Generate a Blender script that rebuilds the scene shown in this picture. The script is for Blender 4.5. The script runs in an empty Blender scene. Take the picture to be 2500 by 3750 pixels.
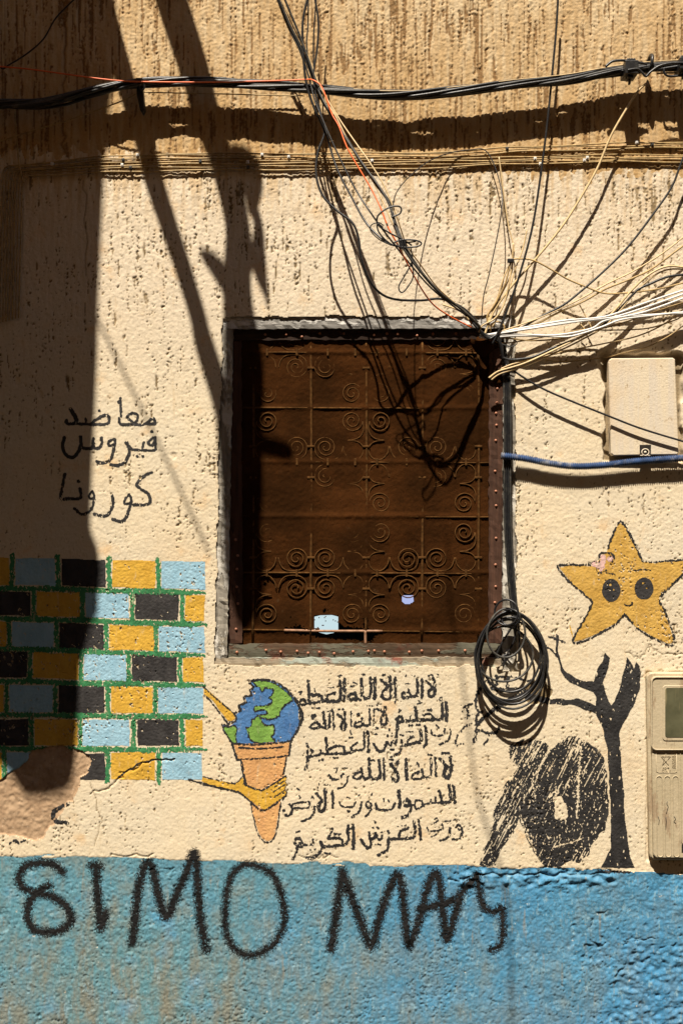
import bpy, math
import numpy as np
from mathutils import Vector

sc = bpy.context.scene
# ------------------------------------------------------------------ frame of reference
K = 0.00096            # metres per photograph pixel on the wall plane (wall = plane y 0, facing -Y)
CZ = 2.10              # height of the camera
CD = 4.0               # camera distance to the wall
SX, SY = 0.30, 2.0     # sunlight travels (SX, 1, -SY)

cam_d = bpy.data.cameras.new("camera"); cam = bpy.data.objects.new("camera", cam_d)
sc.collection.objects.link(cam); sc.camera = cam
cam.location = (0, -CD, CZ); cam.rotation_euler = (math.radians(90), 0, 0)
cam_d.sensor_fit = 'VERTICAL'; cam_d.sensor_height = 24
cam_d.lens = 24 * CD / (3750 * K); cam_d.clip_end = 200; cam_d.clip_start = 0.05

elev = math.atan2(SY, math.hypot(SX, 1))
w = bpy.data.worlds.new("World"); sc.world = w; w.use_nodes = True
nt = w.node_tree; bg = nt.nodes["Background"]
sky = nt.nodes.new("ShaderNodeTexSky"); sky.sky_type = 'NISHITA'; sky.sun_disc = False
sky.sun_elevation = elev; sky.sun_rotation = math.pi + math.atan2(SX, 1); sky.altitude = 500
nt.links.new(sky.outputs[0], bg.inputs[0]); bg.inputs[1].default_value = 0.05
sun_d = bpy.data.lights.new("sun", 'SUN'); sun = bpy.data.objects.new("sun", sun_d)
sc.collection.objects.link(sun); sun_d.energy = 5.0; sun_d.angle = math.radians(0.5)
sun_d.color = (1.0, 0.91, 0.78)
sun.rotation_euler = Vector((SX, 1, -SY)).to_track_quat('-Z', 'Y').to_euler(); sun.location = (-1, -3, 8)
sc.view_settings.view_transform = 'Standard'; sc.view_settings.look = 'None'
sc.view_settings.gamma = 1; sc.view_settings.use_curve_mapping = False
sc.view_settings.exposure = 0.95
sc.render.engine = 'CYCLES'

rng = np.random.default_rng(7)
COL = sc.collection

# ------------------------------------------------------------------ helpers
def W(x, y, d=0.0):
    """photo pixel + distance in front of the wall -> point in space"""
    f = (CD - d) / CD
    return ((x - 1250) * K * f, -d, CZ + (1875 - y) * K * f)

def smooth(pts, n=6, closed=False):
    P = np.asarray(pts, float)
    if len(P) < 3 and not closed:
        t = np.linspace(0, 1, n + 1)[:, None]; return P[0] * (1 - t) + P[-1] * t
    m = len(P); out = []
    rng_i = range(m if closed else m - 1)
    for i in rng_i:
        if closed: p0, p1, p2, p3 = P[(i - 1) % m], P[i], P[(i + 1) % m], P[(i + 2) % m]
        else: p0, p1, p2, p3 = P[max(i - 1, 0)], P[i], P[i + 1], P[min(i + 2, m - 1)]
        for k in range(n):
            t = k / n
            out.append(0.5 * ((2 * p1) + (-p0 + p2) * t + (2 * p0 - 5 * p1 + 4 * p2 - p3) * t * t + (-p0 + 3 * p1 - 3 * p2 + p3) * t ** 3))
    if not closed: out.append(P[-1])
    return np.array(out)

def mk(name, V, F, mat=None, parent=None, loc=None, smooth_sh=True, props=None, attrs=None):
    V = np.asarray(V, np.float32)
    if loc is None:
        loc = (0, 0, 0) if parent is not None else tuple((V.min(0) + V.max(0)) / 2)
        if parent is not None: org = np.array(parent['_org'])
        else: org = np.array(loc)
    else: org = np.array(loc)
    me = bpy.data.meshes.new(name)
    Vl = (V - org.astype(np.float32)).astype(np.float32)
    if isinstance(F, np.ndarray) and F.ndim == 2:
        n = F.shape[1]
        me.vertices.add(len(Vl)); me.vertices.foreach_set('co', Vl.ravel())
        me.loops.add(F.size); me.loops.foreach_set('vertex_index', F.astype(np.int32).ravel())
        me.polygons.add(len(F)); me.polygons.foreach_set('loop_start', np.arange(0, F.size, n, dtype=np.int32))
        me.update(calc_edges=True)
    else:
        me.from_pydata(Vl.tolist(), [], [list(map(int, f)) for f in F])
    if attrs:
        for k_, a in attrs.items():
            at = me.attributes.new(k_, 'FLOAT', 'POINT'); at.data.foreach_set('value', np.asarray(a, np.float32).ravel())
    me.polygons.foreach_set('use_smooth', np.full(len(me.polygons), smooth_sh))
    if mat: me.materials.append(mat)
    o = bpy.data.objects.new(name, me); COL.objects.link(o)
    if parent is None: o.location = tuple(org)
    else:
        o.parent = parent
        if '_org' in parent: o.location = tuple(org - np.array(parent['_org']))
    o['_org'] = [float(a) for a in org]
    if props:
        for k_, v in props.items(): o[k_] = v
    return o

def thing(name, loc, label, cat, group=None):
    o = bpy.data.objects.new(name, None); COL.objects.link(o); o.location = loc
    o.empty_display_size = 0.05
    o['_org'] = [float(a) for a in loc]; o['label'] = label; o['category'] = cat
    if group: o['group'] = group
    return o

def tag(o, label, cat, group=None):
    o['label'] = label; o['category'] = cat
    if group: o['group'] = group
    return o

def tube_vf(P, r, sides=8, closed=False, cap=True):
    P = np.asarray(P, float); n = len(P)
    r = np.broadcast_to(np.asarray(r, float), (n,))
    T = np.roll(P, -1, 0) - np.roll(P, 1, 0) if closed else np.gradient(P, axis=0)
    T /= np.linalg.norm(T, axis=1)[:, None] + 1e-12
    up = np.array([0, 1.0, 0]);
    if abs(T[0] @ up) > .9: up = np.array([1.0, 0, 0])
    N = np.zeros_like(P); v = up - T[0] * (up @ T[0]); N[0] = v / np.linalg.norm(v)
    for i in range(1, n):
        v = N[i - 1] - T[i] * (N[i - 1] @ T[i]); N[i] = v / (np.linalg.norm(v) + 1e-12)
    B = np.cross(T, N)
    a = np.linspace(0, 2 * np.pi, sides, endpoint=False)
    V = P[:, None, :] + r[:, None, None] * (np.cos(a)[None, :, None] * N[:, None, :] + np.sin(a)[None, :, None] * B[:, None, :])
    V = V.reshape(-1, 3)
    F = []
    m = n if closed else n - 1
    for i in range(m):
        j = (i + 1) % n
        for k in range(sides):
            k2 = (k + 1) % sides
            F.append((i * sides + k, i * sides + k2, j * sides + k2, j * sides + k))
    if cap and not closed:
        F.append(tuple(range(sides))[::-1]); F.append(tuple((n - 1) * sides + k for k in range(sides)))
    return V, F

def join(parts):
    V = []; F = []; o = 0
    for v, f in parts:
        V.append(np.asarray(v, float)); F += [tuple(int(i) + o for i in q) for q in f]; o += len(v)
    return np.vstack(V), F

def box_vf(x0, x1, y0, y1, z0, z1, bev=0.0):
    import bmesh
    bm = bmesh.new(); bmesh.ops.create_cube(bm, size=1)
    for v in bm.verts:
        v.co = ((x0 + x1) / 2 + v.co.x * (x1 - x0), (y0 + y1) / 2 + v.co.y * (y1 - y0), (z0 + z1) / 2 + v.co.z * (z1 - z0))
    if bev > 0: bmesh.ops.bevel(bm, geom=bm.edges[:], offset=bev, segments=2, affect='EDGES', profile=.5)
    bm.verts.index_update(); V = [tuple(v.co) for v in bm.verts]; F = [tuple(v.index for v in f.verts) for f in bm.faces]
    bm.free(); return V, F

def prism_vf(poly, d0, d1, bev=None):
    """poly in photo px; front face d1 in front of the wall, back face d0 (photo px measured at d1, straight sides)"""
    n = len(poly); front = [W(x, y, d1) for x, y in poly]
    V = []; F = []
    if bev:
        c = np.mean(np.array(poly), 0)
        ins = []
        P = np.array(poly, float); m = n
        for i in range(m):
            a = P[i - 1] - P[i]; b = P[(i + 1) % m] - P[i]; a /= np.linalg.norm(a) + 1e-9; b /= np.linalg.norm(b) + 1e-9
            e1 = np.array([-a[1], a[0]]); nn = (np.array([a[1], -a[0]]) + np.array([-b[1], b[0]])); nn /= np.linalg.norm(nn) + 1e-9
            if nn @ (c - P[i]) < 0: nn = -nn
            ins.append(P[i] + nn * bev / K)
        fi = [W(x, y, d1) for x, y in ins]
        V = [(p[0], -d0, p[2]) for p in front] + [(p[0], -(d1 - bev), p[2]) for p in front] + fi
        for i in range(n):
            j = (i + 1) % n
            F.append((i, j, n + j, n + i)); F.append((n + i, n + j, 2 * n + j, 2 * n + i))
        F.append(tuple(range(2 * n, 3 * n))); F.append(tuple(range(n))[::-1])
    else:
        V = [(p[0], -d0, p[2]) for p in front] + [(p[0], -d1, p[2]) for p in front]
        for i in range(n):
            j = (i + 1) % n; F.append((i, j, n + j, n + i))
        F.append(tuple(range(n, 2 * n))); F.append(tuple(range(n))[::-1])
    return V, F

def rrect(x0, y0, x1, y1, r, n=5, sl=0.0):
    P = []
    for cx, cy, a0 in ((x1 - r, y0 + r, -90), (x1 - r, y1 - r, 0), (x0 + r, y1 - r, 90), (x0 + r, y0 + r, 180)):
        for i in range(n + 1):
            a = math.radians(a0 + 90 * i / n); P.append((cx + r * math.cos(a) + sl * (cy + r * math.sin(a) - y0), cy + r * math.sin(a)))
    return P

# ------------------------------------------------------------------ materials
def nodes(m): m.use_nodes = True; return m.node_tree, m.node_tree.nodes["Principled BSDF"]
class G:
    def __init__(s, m): s.m = m; s.nt, s.b = nodes(m); s.pos = s.new("ShaderNodeNewGeometry").outputs['Position']
    def new(s, t): return s.nt.nodes.new(t)
    def link(s, a, b): s.nt.links.new(a, b)
    def scale(s, v, sc_):
        n = s.new("ShaderNodeVectorMath"); n.operation = 'MULTIPLY'; s.link(v, n.inputs[0]); n.inputs[1].default_value = sc_; return n.outputs[0]
    def noise(s, scale, detail=4, vec=None, rough=.55, stretch=None, dist=0):
        v = vec or s.pos
        if stretch: v = s.scale(v, stretch)
        n = s.new("ShaderNodeTexNoise"); s.link(v, n.inputs['Vector']); n.inputs['Scale'].default_value = scale
        n.inputs['Detail'].default_value = detail; n.inputs['Roughness'].default_value = rough; n.inputs['Distortion'].default_value = dist
        return n.outputs['Fac']
    def ramp(s, f, a, b, lo=0.0, hi=1.0):
        n = s.new("ShaderNodeMapRange"); s.link(f, n.inputs[0]); n.inputs[1].default_value = a; n.inputs[2].default_value = b
        n.inputs[3].default_value = lo; n.inputs[4].default_value = hi; n.interpolation_type = 'SMOOTHSTEP'; return n.outputs[0]
    def mix(s, f, a, b):
        n = s.new("ShaderNodeMix"); n.data_type = 'RGBA'
        if isinstance(f, (int, float)): n.inputs[0].default_value = f
        else: s.link(f, n.inputs[0])
        for i, c in ((6, a), (7, b)):
            if isinstance(c, tuple): n.inputs[i].default_value = (*c, 1)
            else: s.link(c, n.inputs[i])
        return n.outputs[2]
    def math(s, op, a, b=None):
        n = s.new("ShaderNodeMath"); n.operation = op
        for i, c in ((0, a), (1, b)):
            if c is None: continue
            if isinstance(c, (int, float)): n.inputs[i].default_value = c
            else: s.link(c, n.inputs[i])
        return n.outputs[0]
    def sep(s):
        n = s.new("ShaderNodeSeparateXYZ"); s.link(s.pos, n.inputs[0]); return n.outputs
    def attr(s, name):
        n = s.new("ShaderNodeAttribute"); n.attribute_name = name; return n.outputs['Fac']
    def color(s, c):
        if isinstance(c, tuple): s.b.inputs['Base Color'].default_value = (*c, 1)
        else: s.link(c, s.b.inputs['Base Color'])
    def bump(s, f, dist, strength=1.0):
        n = s.new("ShaderNodeBump"); n.inputs['Distance'].default_value = dist; n.inputs['Strength'].default_value = strength
        s.link(f, n.inputs['Height']); s.link(n.outputs[0], s.b.inputs['Normal'])
    def rough(s, r, spec=.3): s.b.inputs['Roughness'].default_value = r; s.b.inputs['Specular IOR Level'].default_value = spec

def simple(name, c, rough=.6, var=.25, scale=60, bump=0.0, spec=.3, dirt=None, dirt_amt=.4, bscale=300):
    m = bpy.data.materials.new(name); g = G(m); g.rough(rough, spec)
    n = g.noise(scale, 5); lo = tuple(x * (1 - var) for x in c); hi = tuple(min(1, x * (1 + var)) for x in c)
    col = g.mix(g.ramp(n, .3, .7), lo, hi)
    if dirt: col = g.mix(g.ramp(g.noise(scale * .35, 6, rough=.7), .5, .68, 0, dirt_amt), col, dirt)
    g.color(col)
    if bump: g.bump(g.noise(bscale, 3), bump)
    return m

def wall_mat(name, kind):
    m = bpy.data.materials.new(name); g = G(m); g.rough(.9, .15)
    pit = g.attr("pit"); X, Y, Z = g.sep()  # pits of the relief get recess darkening put into the colour
    streak = g.noise(55, 5, stretch=(1, 1, .12)); blot = g.noise(3.2, 5); fine = g.noise(180, 3); mid = g.noise(22, 5)
    if kind == 'upper':
        orange = (0.43, 0.27, 0.115); pale = (0.57, 0.44, 0.27)
        up = g.ramp(Z, 3.35, 3.9)
        f = g.math('ADD', g.ramp(streak, .42, .62, 0, .55), g.math('MULTIPLY', up, .55))
        f = g.math('MULTIPLY', f, g.ramp(blot, .3, .6, .35, 1))
        c = g.mix(f, orange, pale)
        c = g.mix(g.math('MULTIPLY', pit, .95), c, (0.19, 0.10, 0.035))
        c = g.mix(g.ramp(fine, .35, .7, 0, .18), c, (0.70, 0.52, 0.30))
    elif kind == 'cream':
        c = g.mix(g.ramp(blot, .35, .65), (0.64, 0.555, 0.41), (0.67, 0.56, 0.39))
        up = g.ramp(Z, 2.35, 2.9)
        c = g.mix(up, c, (0.66, 0.56, 0.42))
        c = g.mix(g.ramp(g.noise(9, 6, rough=.65), .56, .72, 0, .55), c, (0.66, 0.42, 0.20))
        c = g.mix(g.ramp(streak, .58, .72, 0, .4), c, (0.56, 0.42, 0.25))
        topw = g.ramp(Z, 3.05, 3.36)
        c = g.mix(g.math('MULTIPLY', topw, g.ramp(streak, .42, .58, 0, .8)), c, (0.50, 0.34, 0.17))
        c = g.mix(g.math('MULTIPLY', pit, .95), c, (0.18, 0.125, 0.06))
        c = g.mix(g.ramp(g.noise(230, 3, stretch=(1, 1, .5)), .57, .68, 0, .5), c, (0.42, 0.32, 0.18))
        c = g.mix(g.ramp(g.noise(2.2, 6, rough=.6), .52, .72, 0, .35), c, (0.58, 0.42, 0.24))
    elif kind == 'blue':
        right = g.math('ADD', g.ramp(X, -.9, 1.0, 0, .75), g.ramp(g.noise(1.6, 4), .3, .7, -.1, .3))
        teal = (0.105, 0.25, 0.295); blue = (0.050, 0.215, 0.40); tan = (0.200, 0.195, 0.150); pale = (0.24, 0.38, 0.44)
        c = g.mix(right, teal, blue)
        low = g.ramp(Z, 1.0, .3, .0, .16)
        tw = g.math('MULTIPLY', g.ramp(g.math('ADD', g.noise(14, 7, stretch=(1, 1, .35), rough=.7), low), .52, .80), g.math('SUBTRACT', 1.0, g.math('MULTIPLY', right, .75)))
        c = g.mix(tw, c, tan)
        c = g.mix(g.ramp(g.noise(7, 6), .52, .75, 0, .55), c, (0.09, 0.36, 0.62))
        c = g.mix(g.ramp(g.noise(38, 6, stretch=(1, 1, .4), rough=.75), .54, .66, 0, .75), c, pale)
        c = g.mix(g.ramp(g.noise(60, 4, stretch=(1, 1, .12)), .60, .72, 0, .6), c, (0.24, 0.22, 0.17))
        c = g.mix(g.ramp(g.noise(150, 4, stretch=(1, 1, .45), rough=.7), .54, .66, 0, .55), c, (0.055, 0.10, 0.115))
        c = g.mix(g.ramp(g.noise(170, 4, stretch=(1, 1, .5), rough=.7), .60, .70, 0, .75), c, (0.30, 0.45, 0.50))
        c = g.mix(g.math('MULTIPLY', g.ramp(g.noise(11, 6, rough=.65), .48, .66, 0, .6), g.math('SUBTRACT', 1.0, g.math('MULTIPLY', right, .8))), c, (0.19, 0.205, 0.17))
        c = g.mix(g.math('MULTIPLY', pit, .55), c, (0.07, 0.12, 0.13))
        c = g.mix(g.ramp(g.noise(30, 5, rough=.7), .66, .70, 0, .75), c, (0.42, 0.48, 0.46))
        c = g.mix(g.ramp(g.noise(45, 3), .70, .76, 0, .8), c, (0.62, 0.55, 0.44))
        g.rough(.62, .35)
    else:
        c = g.mix(g.ramp(mid, .3, .7), (0.34, 0.225, 0.135), (0.46, 0.32, 0.20))
        c = g.mix(g.ramp(g.noise(90, 3), .58, .7, 0, .5), c, (0.24, 0.155, 0.09))
        c = g.mix(g.ramp(g.noise(120, 2), .66, .74, 0, .6), c, (0.62, 0.50, 0.37))
    g.color(c)
    g.bump(g.math('ADD', g.noise(620, 2), g.math('MULTIPLY', g.noise(330, 4, stretch=(1, 1, .5)), 1.0)), .0011, .8)
    return m

def paint_mat(name, c, c2=None, rough=.75, spec=.25):
    m = bpy.data.materials.new(name); g = G(m); g.rough(rough, spec)
    c2 = c2 or tuple(x * .75 for x in c)
    col = g.mix(g.ramp(g.noise(26, 6, stretch=(1, 1, .5)), .35, .68), c, c2)
    col = g.mix(g.ramp(g.noise(150, 4, stretch=(1, 1, .3)), .58, .74, 0, .35), col, tuple(min(1, x * 1.35 + .012) for x in c))
    if max(c) > .08: col = g.mix(g.ramp(g.noise(70, 6, stretch=(1, 1, .25), rough=.7), .56, .72, 0, .5), col, (.58, .48, .34)); col = g.mix(g.ramp(g.noise(12, 5), .5, .75, 0, .35), col, tuple(x * .6 for x in c))
    g.color(col); g.bump(g.math('ADD', g.noise(620, 2), g.noise(330, 3)), .0010, .8)
    return m

M = {}
M['upper'] = wall_mat('ochre_render', 'upper'); M['cream'] = wall_mat('cream_paint', 'cream')
M['bluew'] = wall_mat('blue_paint', 'blue'); M['mortar'] = wall_mat('bare_mortar', 'mortar')
M['black'] = paint_mat('black_brush_paint', (.018, .017, .017), (.034, .032, .031), .55, .3)
M['spray'] = paint_mat('black_spray', (.010, .010, .010), (.016, .015, .015), .8, .12)
M['yellow'] = paint_mat('yellow_paint', (.60, .355, .045), (.53, .30, .035))
M['staryel'] = paint_mat('star_paint', (.55, .335, .075), (.46, .265, .05))
M['sky'] = paint_mat('light_blue_paint', (.30, .49, .60), (.24, .42, .53))
M['green'] = paint_mat('green_paint', (.045, .22, .085), (.025, .14, .05))
M['ocean'] = paint_mat('ocean_blue', (.075, .19, .40), (.05, .14, .33))
M['land'] = paint_mat('land_green', (.19, .35, .065), (.14, .28, .05))
M['cone'] = paint_mat('cone_orange', (.60, .33, .13), (.54, .28, .11))
M['pink'] = paint_mat('pink_paint', (.66, .42, .38), (.55, .36, .33))
M['charcoal'] = paint_mat('charcoal_brick', (.024, .022, .022), (.042, .039, .038))
M['cblack'] = simple('black_rubber', (.013, .013, .014), .38, .3, 90, .0004, .45, (.06, .055, .045), .35)
M['cgrey'] = simple('dusty_black_rubber', (.030, .029, .026), .5, .35, 70, .0005, .4, (.13, .11, .08), .5)
M['beige'] = simple('beige_sheath', (.56, .41, .21), .45, .15, 60, 0, .4, (.34, .23, .11), .4)
M['tanw'] = simple('tan_sheath', (.38, .26, .11), .5, .25, 60, 0, .3, (.16, .10, .045), .6)
M['white'] = simple('white_sheath', (.66, .64, .60), .4, .06, 60, 0, .4, (.5, .42, .3), .3)
M['orange'] = simple('orange_sheath', (.72, .13, .025), .45, .15, 60, 0, .4)
M['conduit'] = simple('blue_conduit', (.030, .058, .135), .6, .3, 40, 0, .2, (.36, .34, .31), .6)
M['screen'] = None

# ------------------------------------------------------------------ stucco relief on a grid
C = 3.5; X0, Y0 = -31.0, -31.0; NX, NZ = 732, 1089          # cells
gx = X0 + C * np.arange(NX + 1); gy = Y0 + C * np.arange(NZ + 1)
GX, GY = np.meshgrid(gx, gy)

def gnoise(shape, sy, sx, seed, ang=0.0):
    r = np.random.default_rng(seed).standard_normal(shape)
    fy = np.fft.fftfreq(shape[0])[:, None]; fx = np.fft.rfftfreq(shape[1])[None, :]
    c, s = math.cos(ang), math.sin(ang); u = fx * c + fy * s; v = -fx * s + fy * c
    k = np.exp(-2 * np.pi ** 2 * ((u * sx) ** 2 + (v * sy) ** 2))
    o = np.fft.irfft2(np.fft.rfft2(r) * k, s=shape); return (o - o.mean()) / o.std()
def sstep(x, a, b): t = np.clip((x - a) / (b - a), 0, 1); return t * t * (3 - 2 * t)
def interp(x, xs, ys): return np.interp(x, xs, ys)

def inpoly(poly, X, Y):
    r = np.zeros(np.broadcast(X, Y).shape, bool); n = len(poly)
    for i in range(n):
        x0, y0 = poly[i]; x1, y1 = poly[(i + 1) % n]
        if y0 == y1: continue
        c = ((Y >= y0) != (Y >= y1)) & (X < (x1 - x0) * (Y - y0) / (y1 - y0) + x0); r ^= c
    return r
sh = GX.shape
worm = gnoise(sh, 6.5, .95, 1) ; worm2 = gnoise(sh, 3.0, .9, 2); gran = gnoise(sh, 1.1, 1.0, 3)
grain = gnoise(sh, .6, .6, 4); med = gnoise(sh, 4, 4, 5); big = gnoise(sh, 40, 40, 6); mask_n = gnoise(sh, 14, 14, 8)
zone_up = sstep(GY, 1500, 600); zone_low = sstep(GY, 1700, 2300)
track = gnoise(sh, 9, .75, 41) * sstep(GY, 450, 750) + gnoise(sh, 15, .7, 45) * (1 - sstep(GY, 450, 750)); dots = gnoise(sh, .75, .5, 42); dots2 = gnoise(sh, .9, .8, 43)
tw_ = interp(GY, [0, 560, 700, 1300, 2200, 3750], [1.5, 1.5, 1.1, .9, .35, .5])
tt_ = interp(GY, [0, 560, 640, 1000, 1400, 2200, 3120, 3750], [1.55, 1.5, 2.0, 2.25, 2.35, 2.1, 2.1, 1.75]) - .5 * mask_n
dwt = interp(GY, [0, 560, 700], [.55, .55, 1.0])
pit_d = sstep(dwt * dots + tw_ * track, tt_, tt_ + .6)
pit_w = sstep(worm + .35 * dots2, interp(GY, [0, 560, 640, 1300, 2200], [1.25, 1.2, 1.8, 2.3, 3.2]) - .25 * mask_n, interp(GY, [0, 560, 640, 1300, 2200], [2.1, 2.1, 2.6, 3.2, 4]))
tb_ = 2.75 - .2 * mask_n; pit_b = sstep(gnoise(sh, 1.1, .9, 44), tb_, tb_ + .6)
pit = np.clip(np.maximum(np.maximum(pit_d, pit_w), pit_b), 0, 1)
ybl = interp(gx, [-50, 500, 1000, 1500, 2000, 2550], [3134, 3140, 3158, 3168, 3177, 3207])[None, :] + 3.5 * gnoise(sh, 1, 8, 11)
inblue = sstep(GY - ybl, -4, 4)
sm_ = interp(GY, [0, 600, 1200, 3120, 3200], [1.25, .95, .7, .6, 1.0])
H = 0.0011 * big + sm_ * (0.00044 * grain + 0.00016 * gran) + 0.00018 * med * (1 - inblue) - 0.0033 * pit * (1 - inblue * .2)
H += zone_up * .0007 * worm
# thick paint and lumps of the blue band
lump = gnoise(sh, 3, 3, 12); lump2 = gnoise(sh, 9, 11, 13)
lw = inblue * (0.35 + sstep(GX, 1500, 2500) * 1.0)
H += inblue * (.00022 * gran + .00008 * grain)
H += lw * (.00045 * lump + .0010 * np.abs(lump2) ** .8) - inblue * .0015
# cracks: polylines carved in the render
def dist_poly(pts, GX=GX, GY=GY):
    D = np.full(GX.shape, 1e9)
    for (x0, y0), (x1, y1) in zip(pts[:-1], pts[1:]):
        dx, dy = x1 - x0, y1 - y0; L = dx * dx + dy * dy + 1e-9
        t = np.clip(((GX - x0) * dx + (GY - y0) * dy) / L, 0, 1)
        D = np.minimum(D, np.hypot(GX - x0 - t * dx, GY - y0 - t * dy))
    return D
def jag(pts, a=7, seed=0, n=5):
    r = np.random.default_rng(seed); P = []
    for p, q in zip(pts[:-1], pts[1:]):
        for k in range(n): t = k / n; P.append((p[0] * (1 - t) + q[0] * t + r.normal() * a, p[1] * (1 - t) + q[1] * t + r.normal() * a))
    P.append(pts[-1]); return P
cracks = [([(1640, 3222), (1700, 3226), (1745, 3200), (1850, 3205), (1930, 3198), (2050, 3202), (2230, 3200)], 5, .006),
          ([(330, 2905), (400, 2885), (440, 2850), (470, 2820), (560, 2788), (640, 2780)], 4, .004),
          ([(330, 2870), (370, 3010), (345, 3100)], 3, .002), ([(2150, 3455), (2215, 3455)], 4, .004), ([(2280, 3450), (2330, 3430), (2400, 3440)], 3, .004),
          ([(1100, 3140), (1180, 3135), (1240, 3142)], 3, .003), ([(400, 3128), (500, 3132), (560, 3126)], 4, .004),
          ([(2290, 2390), (2340, 2410), (2390, 2370), (2430, 2400), (2500, 2395)], 3, .003),
          ([(238, 0), (236, 120), (240, 280), (225, 420), (240, 560)], 7, .006), ([(310, 660), (318, 800), (316, 1010)], 4, .002)]
for i, (pts, wd, dp) in enumerate(cracks):
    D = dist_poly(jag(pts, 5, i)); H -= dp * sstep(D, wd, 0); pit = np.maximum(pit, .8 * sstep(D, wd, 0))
D = dist_poly([(1700, 3215), (2230, 3215)]); rg = sstep(D, 45, 15) * inblue
H += rg * .0035 * gnoise(sh, 2, 2.5, 14)
for poly, dp, rg_ in (([(2132, 3500), (2148, 3462), (2205, 3458), (2222, 3478), (2195, 3525), (2165, 3532)], .0035, .0008), ([(2070, 3400), (2100, 3385), (2130, 3420), (2115, 3460), (2080, 3465)], .002, .0008), ([(2150, 3340), (2230, 3345), (2240, 3385), (2160, 3380)], .002, .0010),
        ([(2290, 3450), (2350, 3440), (2400, 3470), (2540, 3440), (2540, 3790), (2220, 3790), (2232, 3620), (2280, 3540)], .002, .0016), ([(-60, 3330), (40, 3330), (30, 3420), (-60, 3430)], .003, .001), ([(530, 3180), (620, 3175), (640, 3200), (560, 3215)], .002, .001)):
    ip = inpoly(poly, GX + 6 * med, GY + 6 * lump); H = np.where(ip, H - dp + rg_ * gnoise(sh, 1.6, 1.8, 51), H)
# fallen patch of plaster at lower left
f5 = .8929
PATCH = [(-60, 245), (0, 235), (40, 195), (75, 180), (110, 150), (130, 105), (180, 95), (235, 88), (300, 100), (350, 115), (372, 150), (365, 200), (325, 225), (325, 260), (300, 300), (262, 345), (235, 400), (200, 425), (190, 465), (150, 475), (80, 465), (30, 455), (-60, 445)]
PATCH = [(x * f5, 2650 + y * f5) for x, y in PATCH]
jx = 3.0 * gnoise(sh, 2.2, 2.2, 15); jy = 3.0 * gnoise(sh, 2.2, 2.2, 16)
inpatch = inpoly(PATCH, GX + jx, GY + jy)
H = np.where(inpatch, -.0042 + .0007 * gran + .0005 * lump + .0010 * big, H); pit = np.where(inpatch, 0, pit)
# chipped gap round the junction box and the meter
def rect_d(x0, y0, x1, y1): return np.hypot(np.maximum(np.maximum(x0 - GX, GX - x1), 0), np.maximum(np.maximum(y0 - GY, GY - y1), 0))
Db = rect_d(2226, 1312, 2484, 1672); gw = np.maximum(20 + 6 * med + 16 * sstep(GX, 2300, 2220) * sstep(GY, 1500, 1330) + 12 * sstep(GX, 2380, 2480) * sstep(GY, 1500, 1330), 7); H -= .026 * sstep(Db, gw, gw * .45) * (Db < 60)
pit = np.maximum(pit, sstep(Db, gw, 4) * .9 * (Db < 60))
Dm = rect_d(2368, 2464, 2600, 3150); H -= .006 * sstep(Dm, np.maximum(6 + 3 * med, 3), 1) * (Dm < 30)
# a few chips
for i in range(26):
    cx, cy = rng.uniform(0, 2500), rng.uniform(0, 3750); r_ = rng.uniform(5, 13)
    D = np.hypot(GX - cx, (GY - cy) * rng.uniform(.6, 1)) + 3 * med; H -= .003 * sstep(D, r_, r_ * .3)
edge = np.minimum.reduce([GX - X0, gx[-1] - GX, GY - Y0, gy[-1] - GY]); H *= sstep(edge, 0, 25)
WX = (GX - 1250) * K; WZ = CZ + (1875 - GY) * K
WV = np.stack([WX, -H, WZ], -1).reshape(-1, 3)
idx = np.arange((NZ + 1) * (NX + 1)).reshape(NZ + 1, NX + 1)
Q = np.stack([idx[1:, :-1], idx[1:, 1:], idx[:-1, 1:], idx[:-1, :-1]], -1)
cX = (GX[:-1, :-1] + C / 2); cY = (GY[:-1, :-1] + C / 2)
OPEN = [(818, 1160), (1100, 1157), (1500, 1159), (1886, 1155), (1886, 1700), (1892, 2380), (1896, 2462), (1842, 2462), (1840, 2440), (1300, 2440), (790, 2436), (784, 2430), (800, 1700)]
j2 = 2.6 * gnoise(cX.shape, 3, 3, 17); j3 = 2.6 * gnoise(cX.shape, 3, 3, 18)
hole = inpoly(OPEN, cX + j2, cY + j3)
ytop = interp(cX, [-50, 300, 700, 1200, 1700, 2550], [560, 552, 590, 612, 622, 640]) + 14 * gnoise(cX.shape, 4, 2, 19) + 10 * gnoise(cX.shape, 14, 2, 20)
kind = np.where(cY < ytop, 0, np.where(inblue[:-1, :-1] > .5, 2, 1)); kind = np.where(inpatch[:-1, :-1], 3, kind); kind = np.where(hole, -1, kind)

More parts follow.
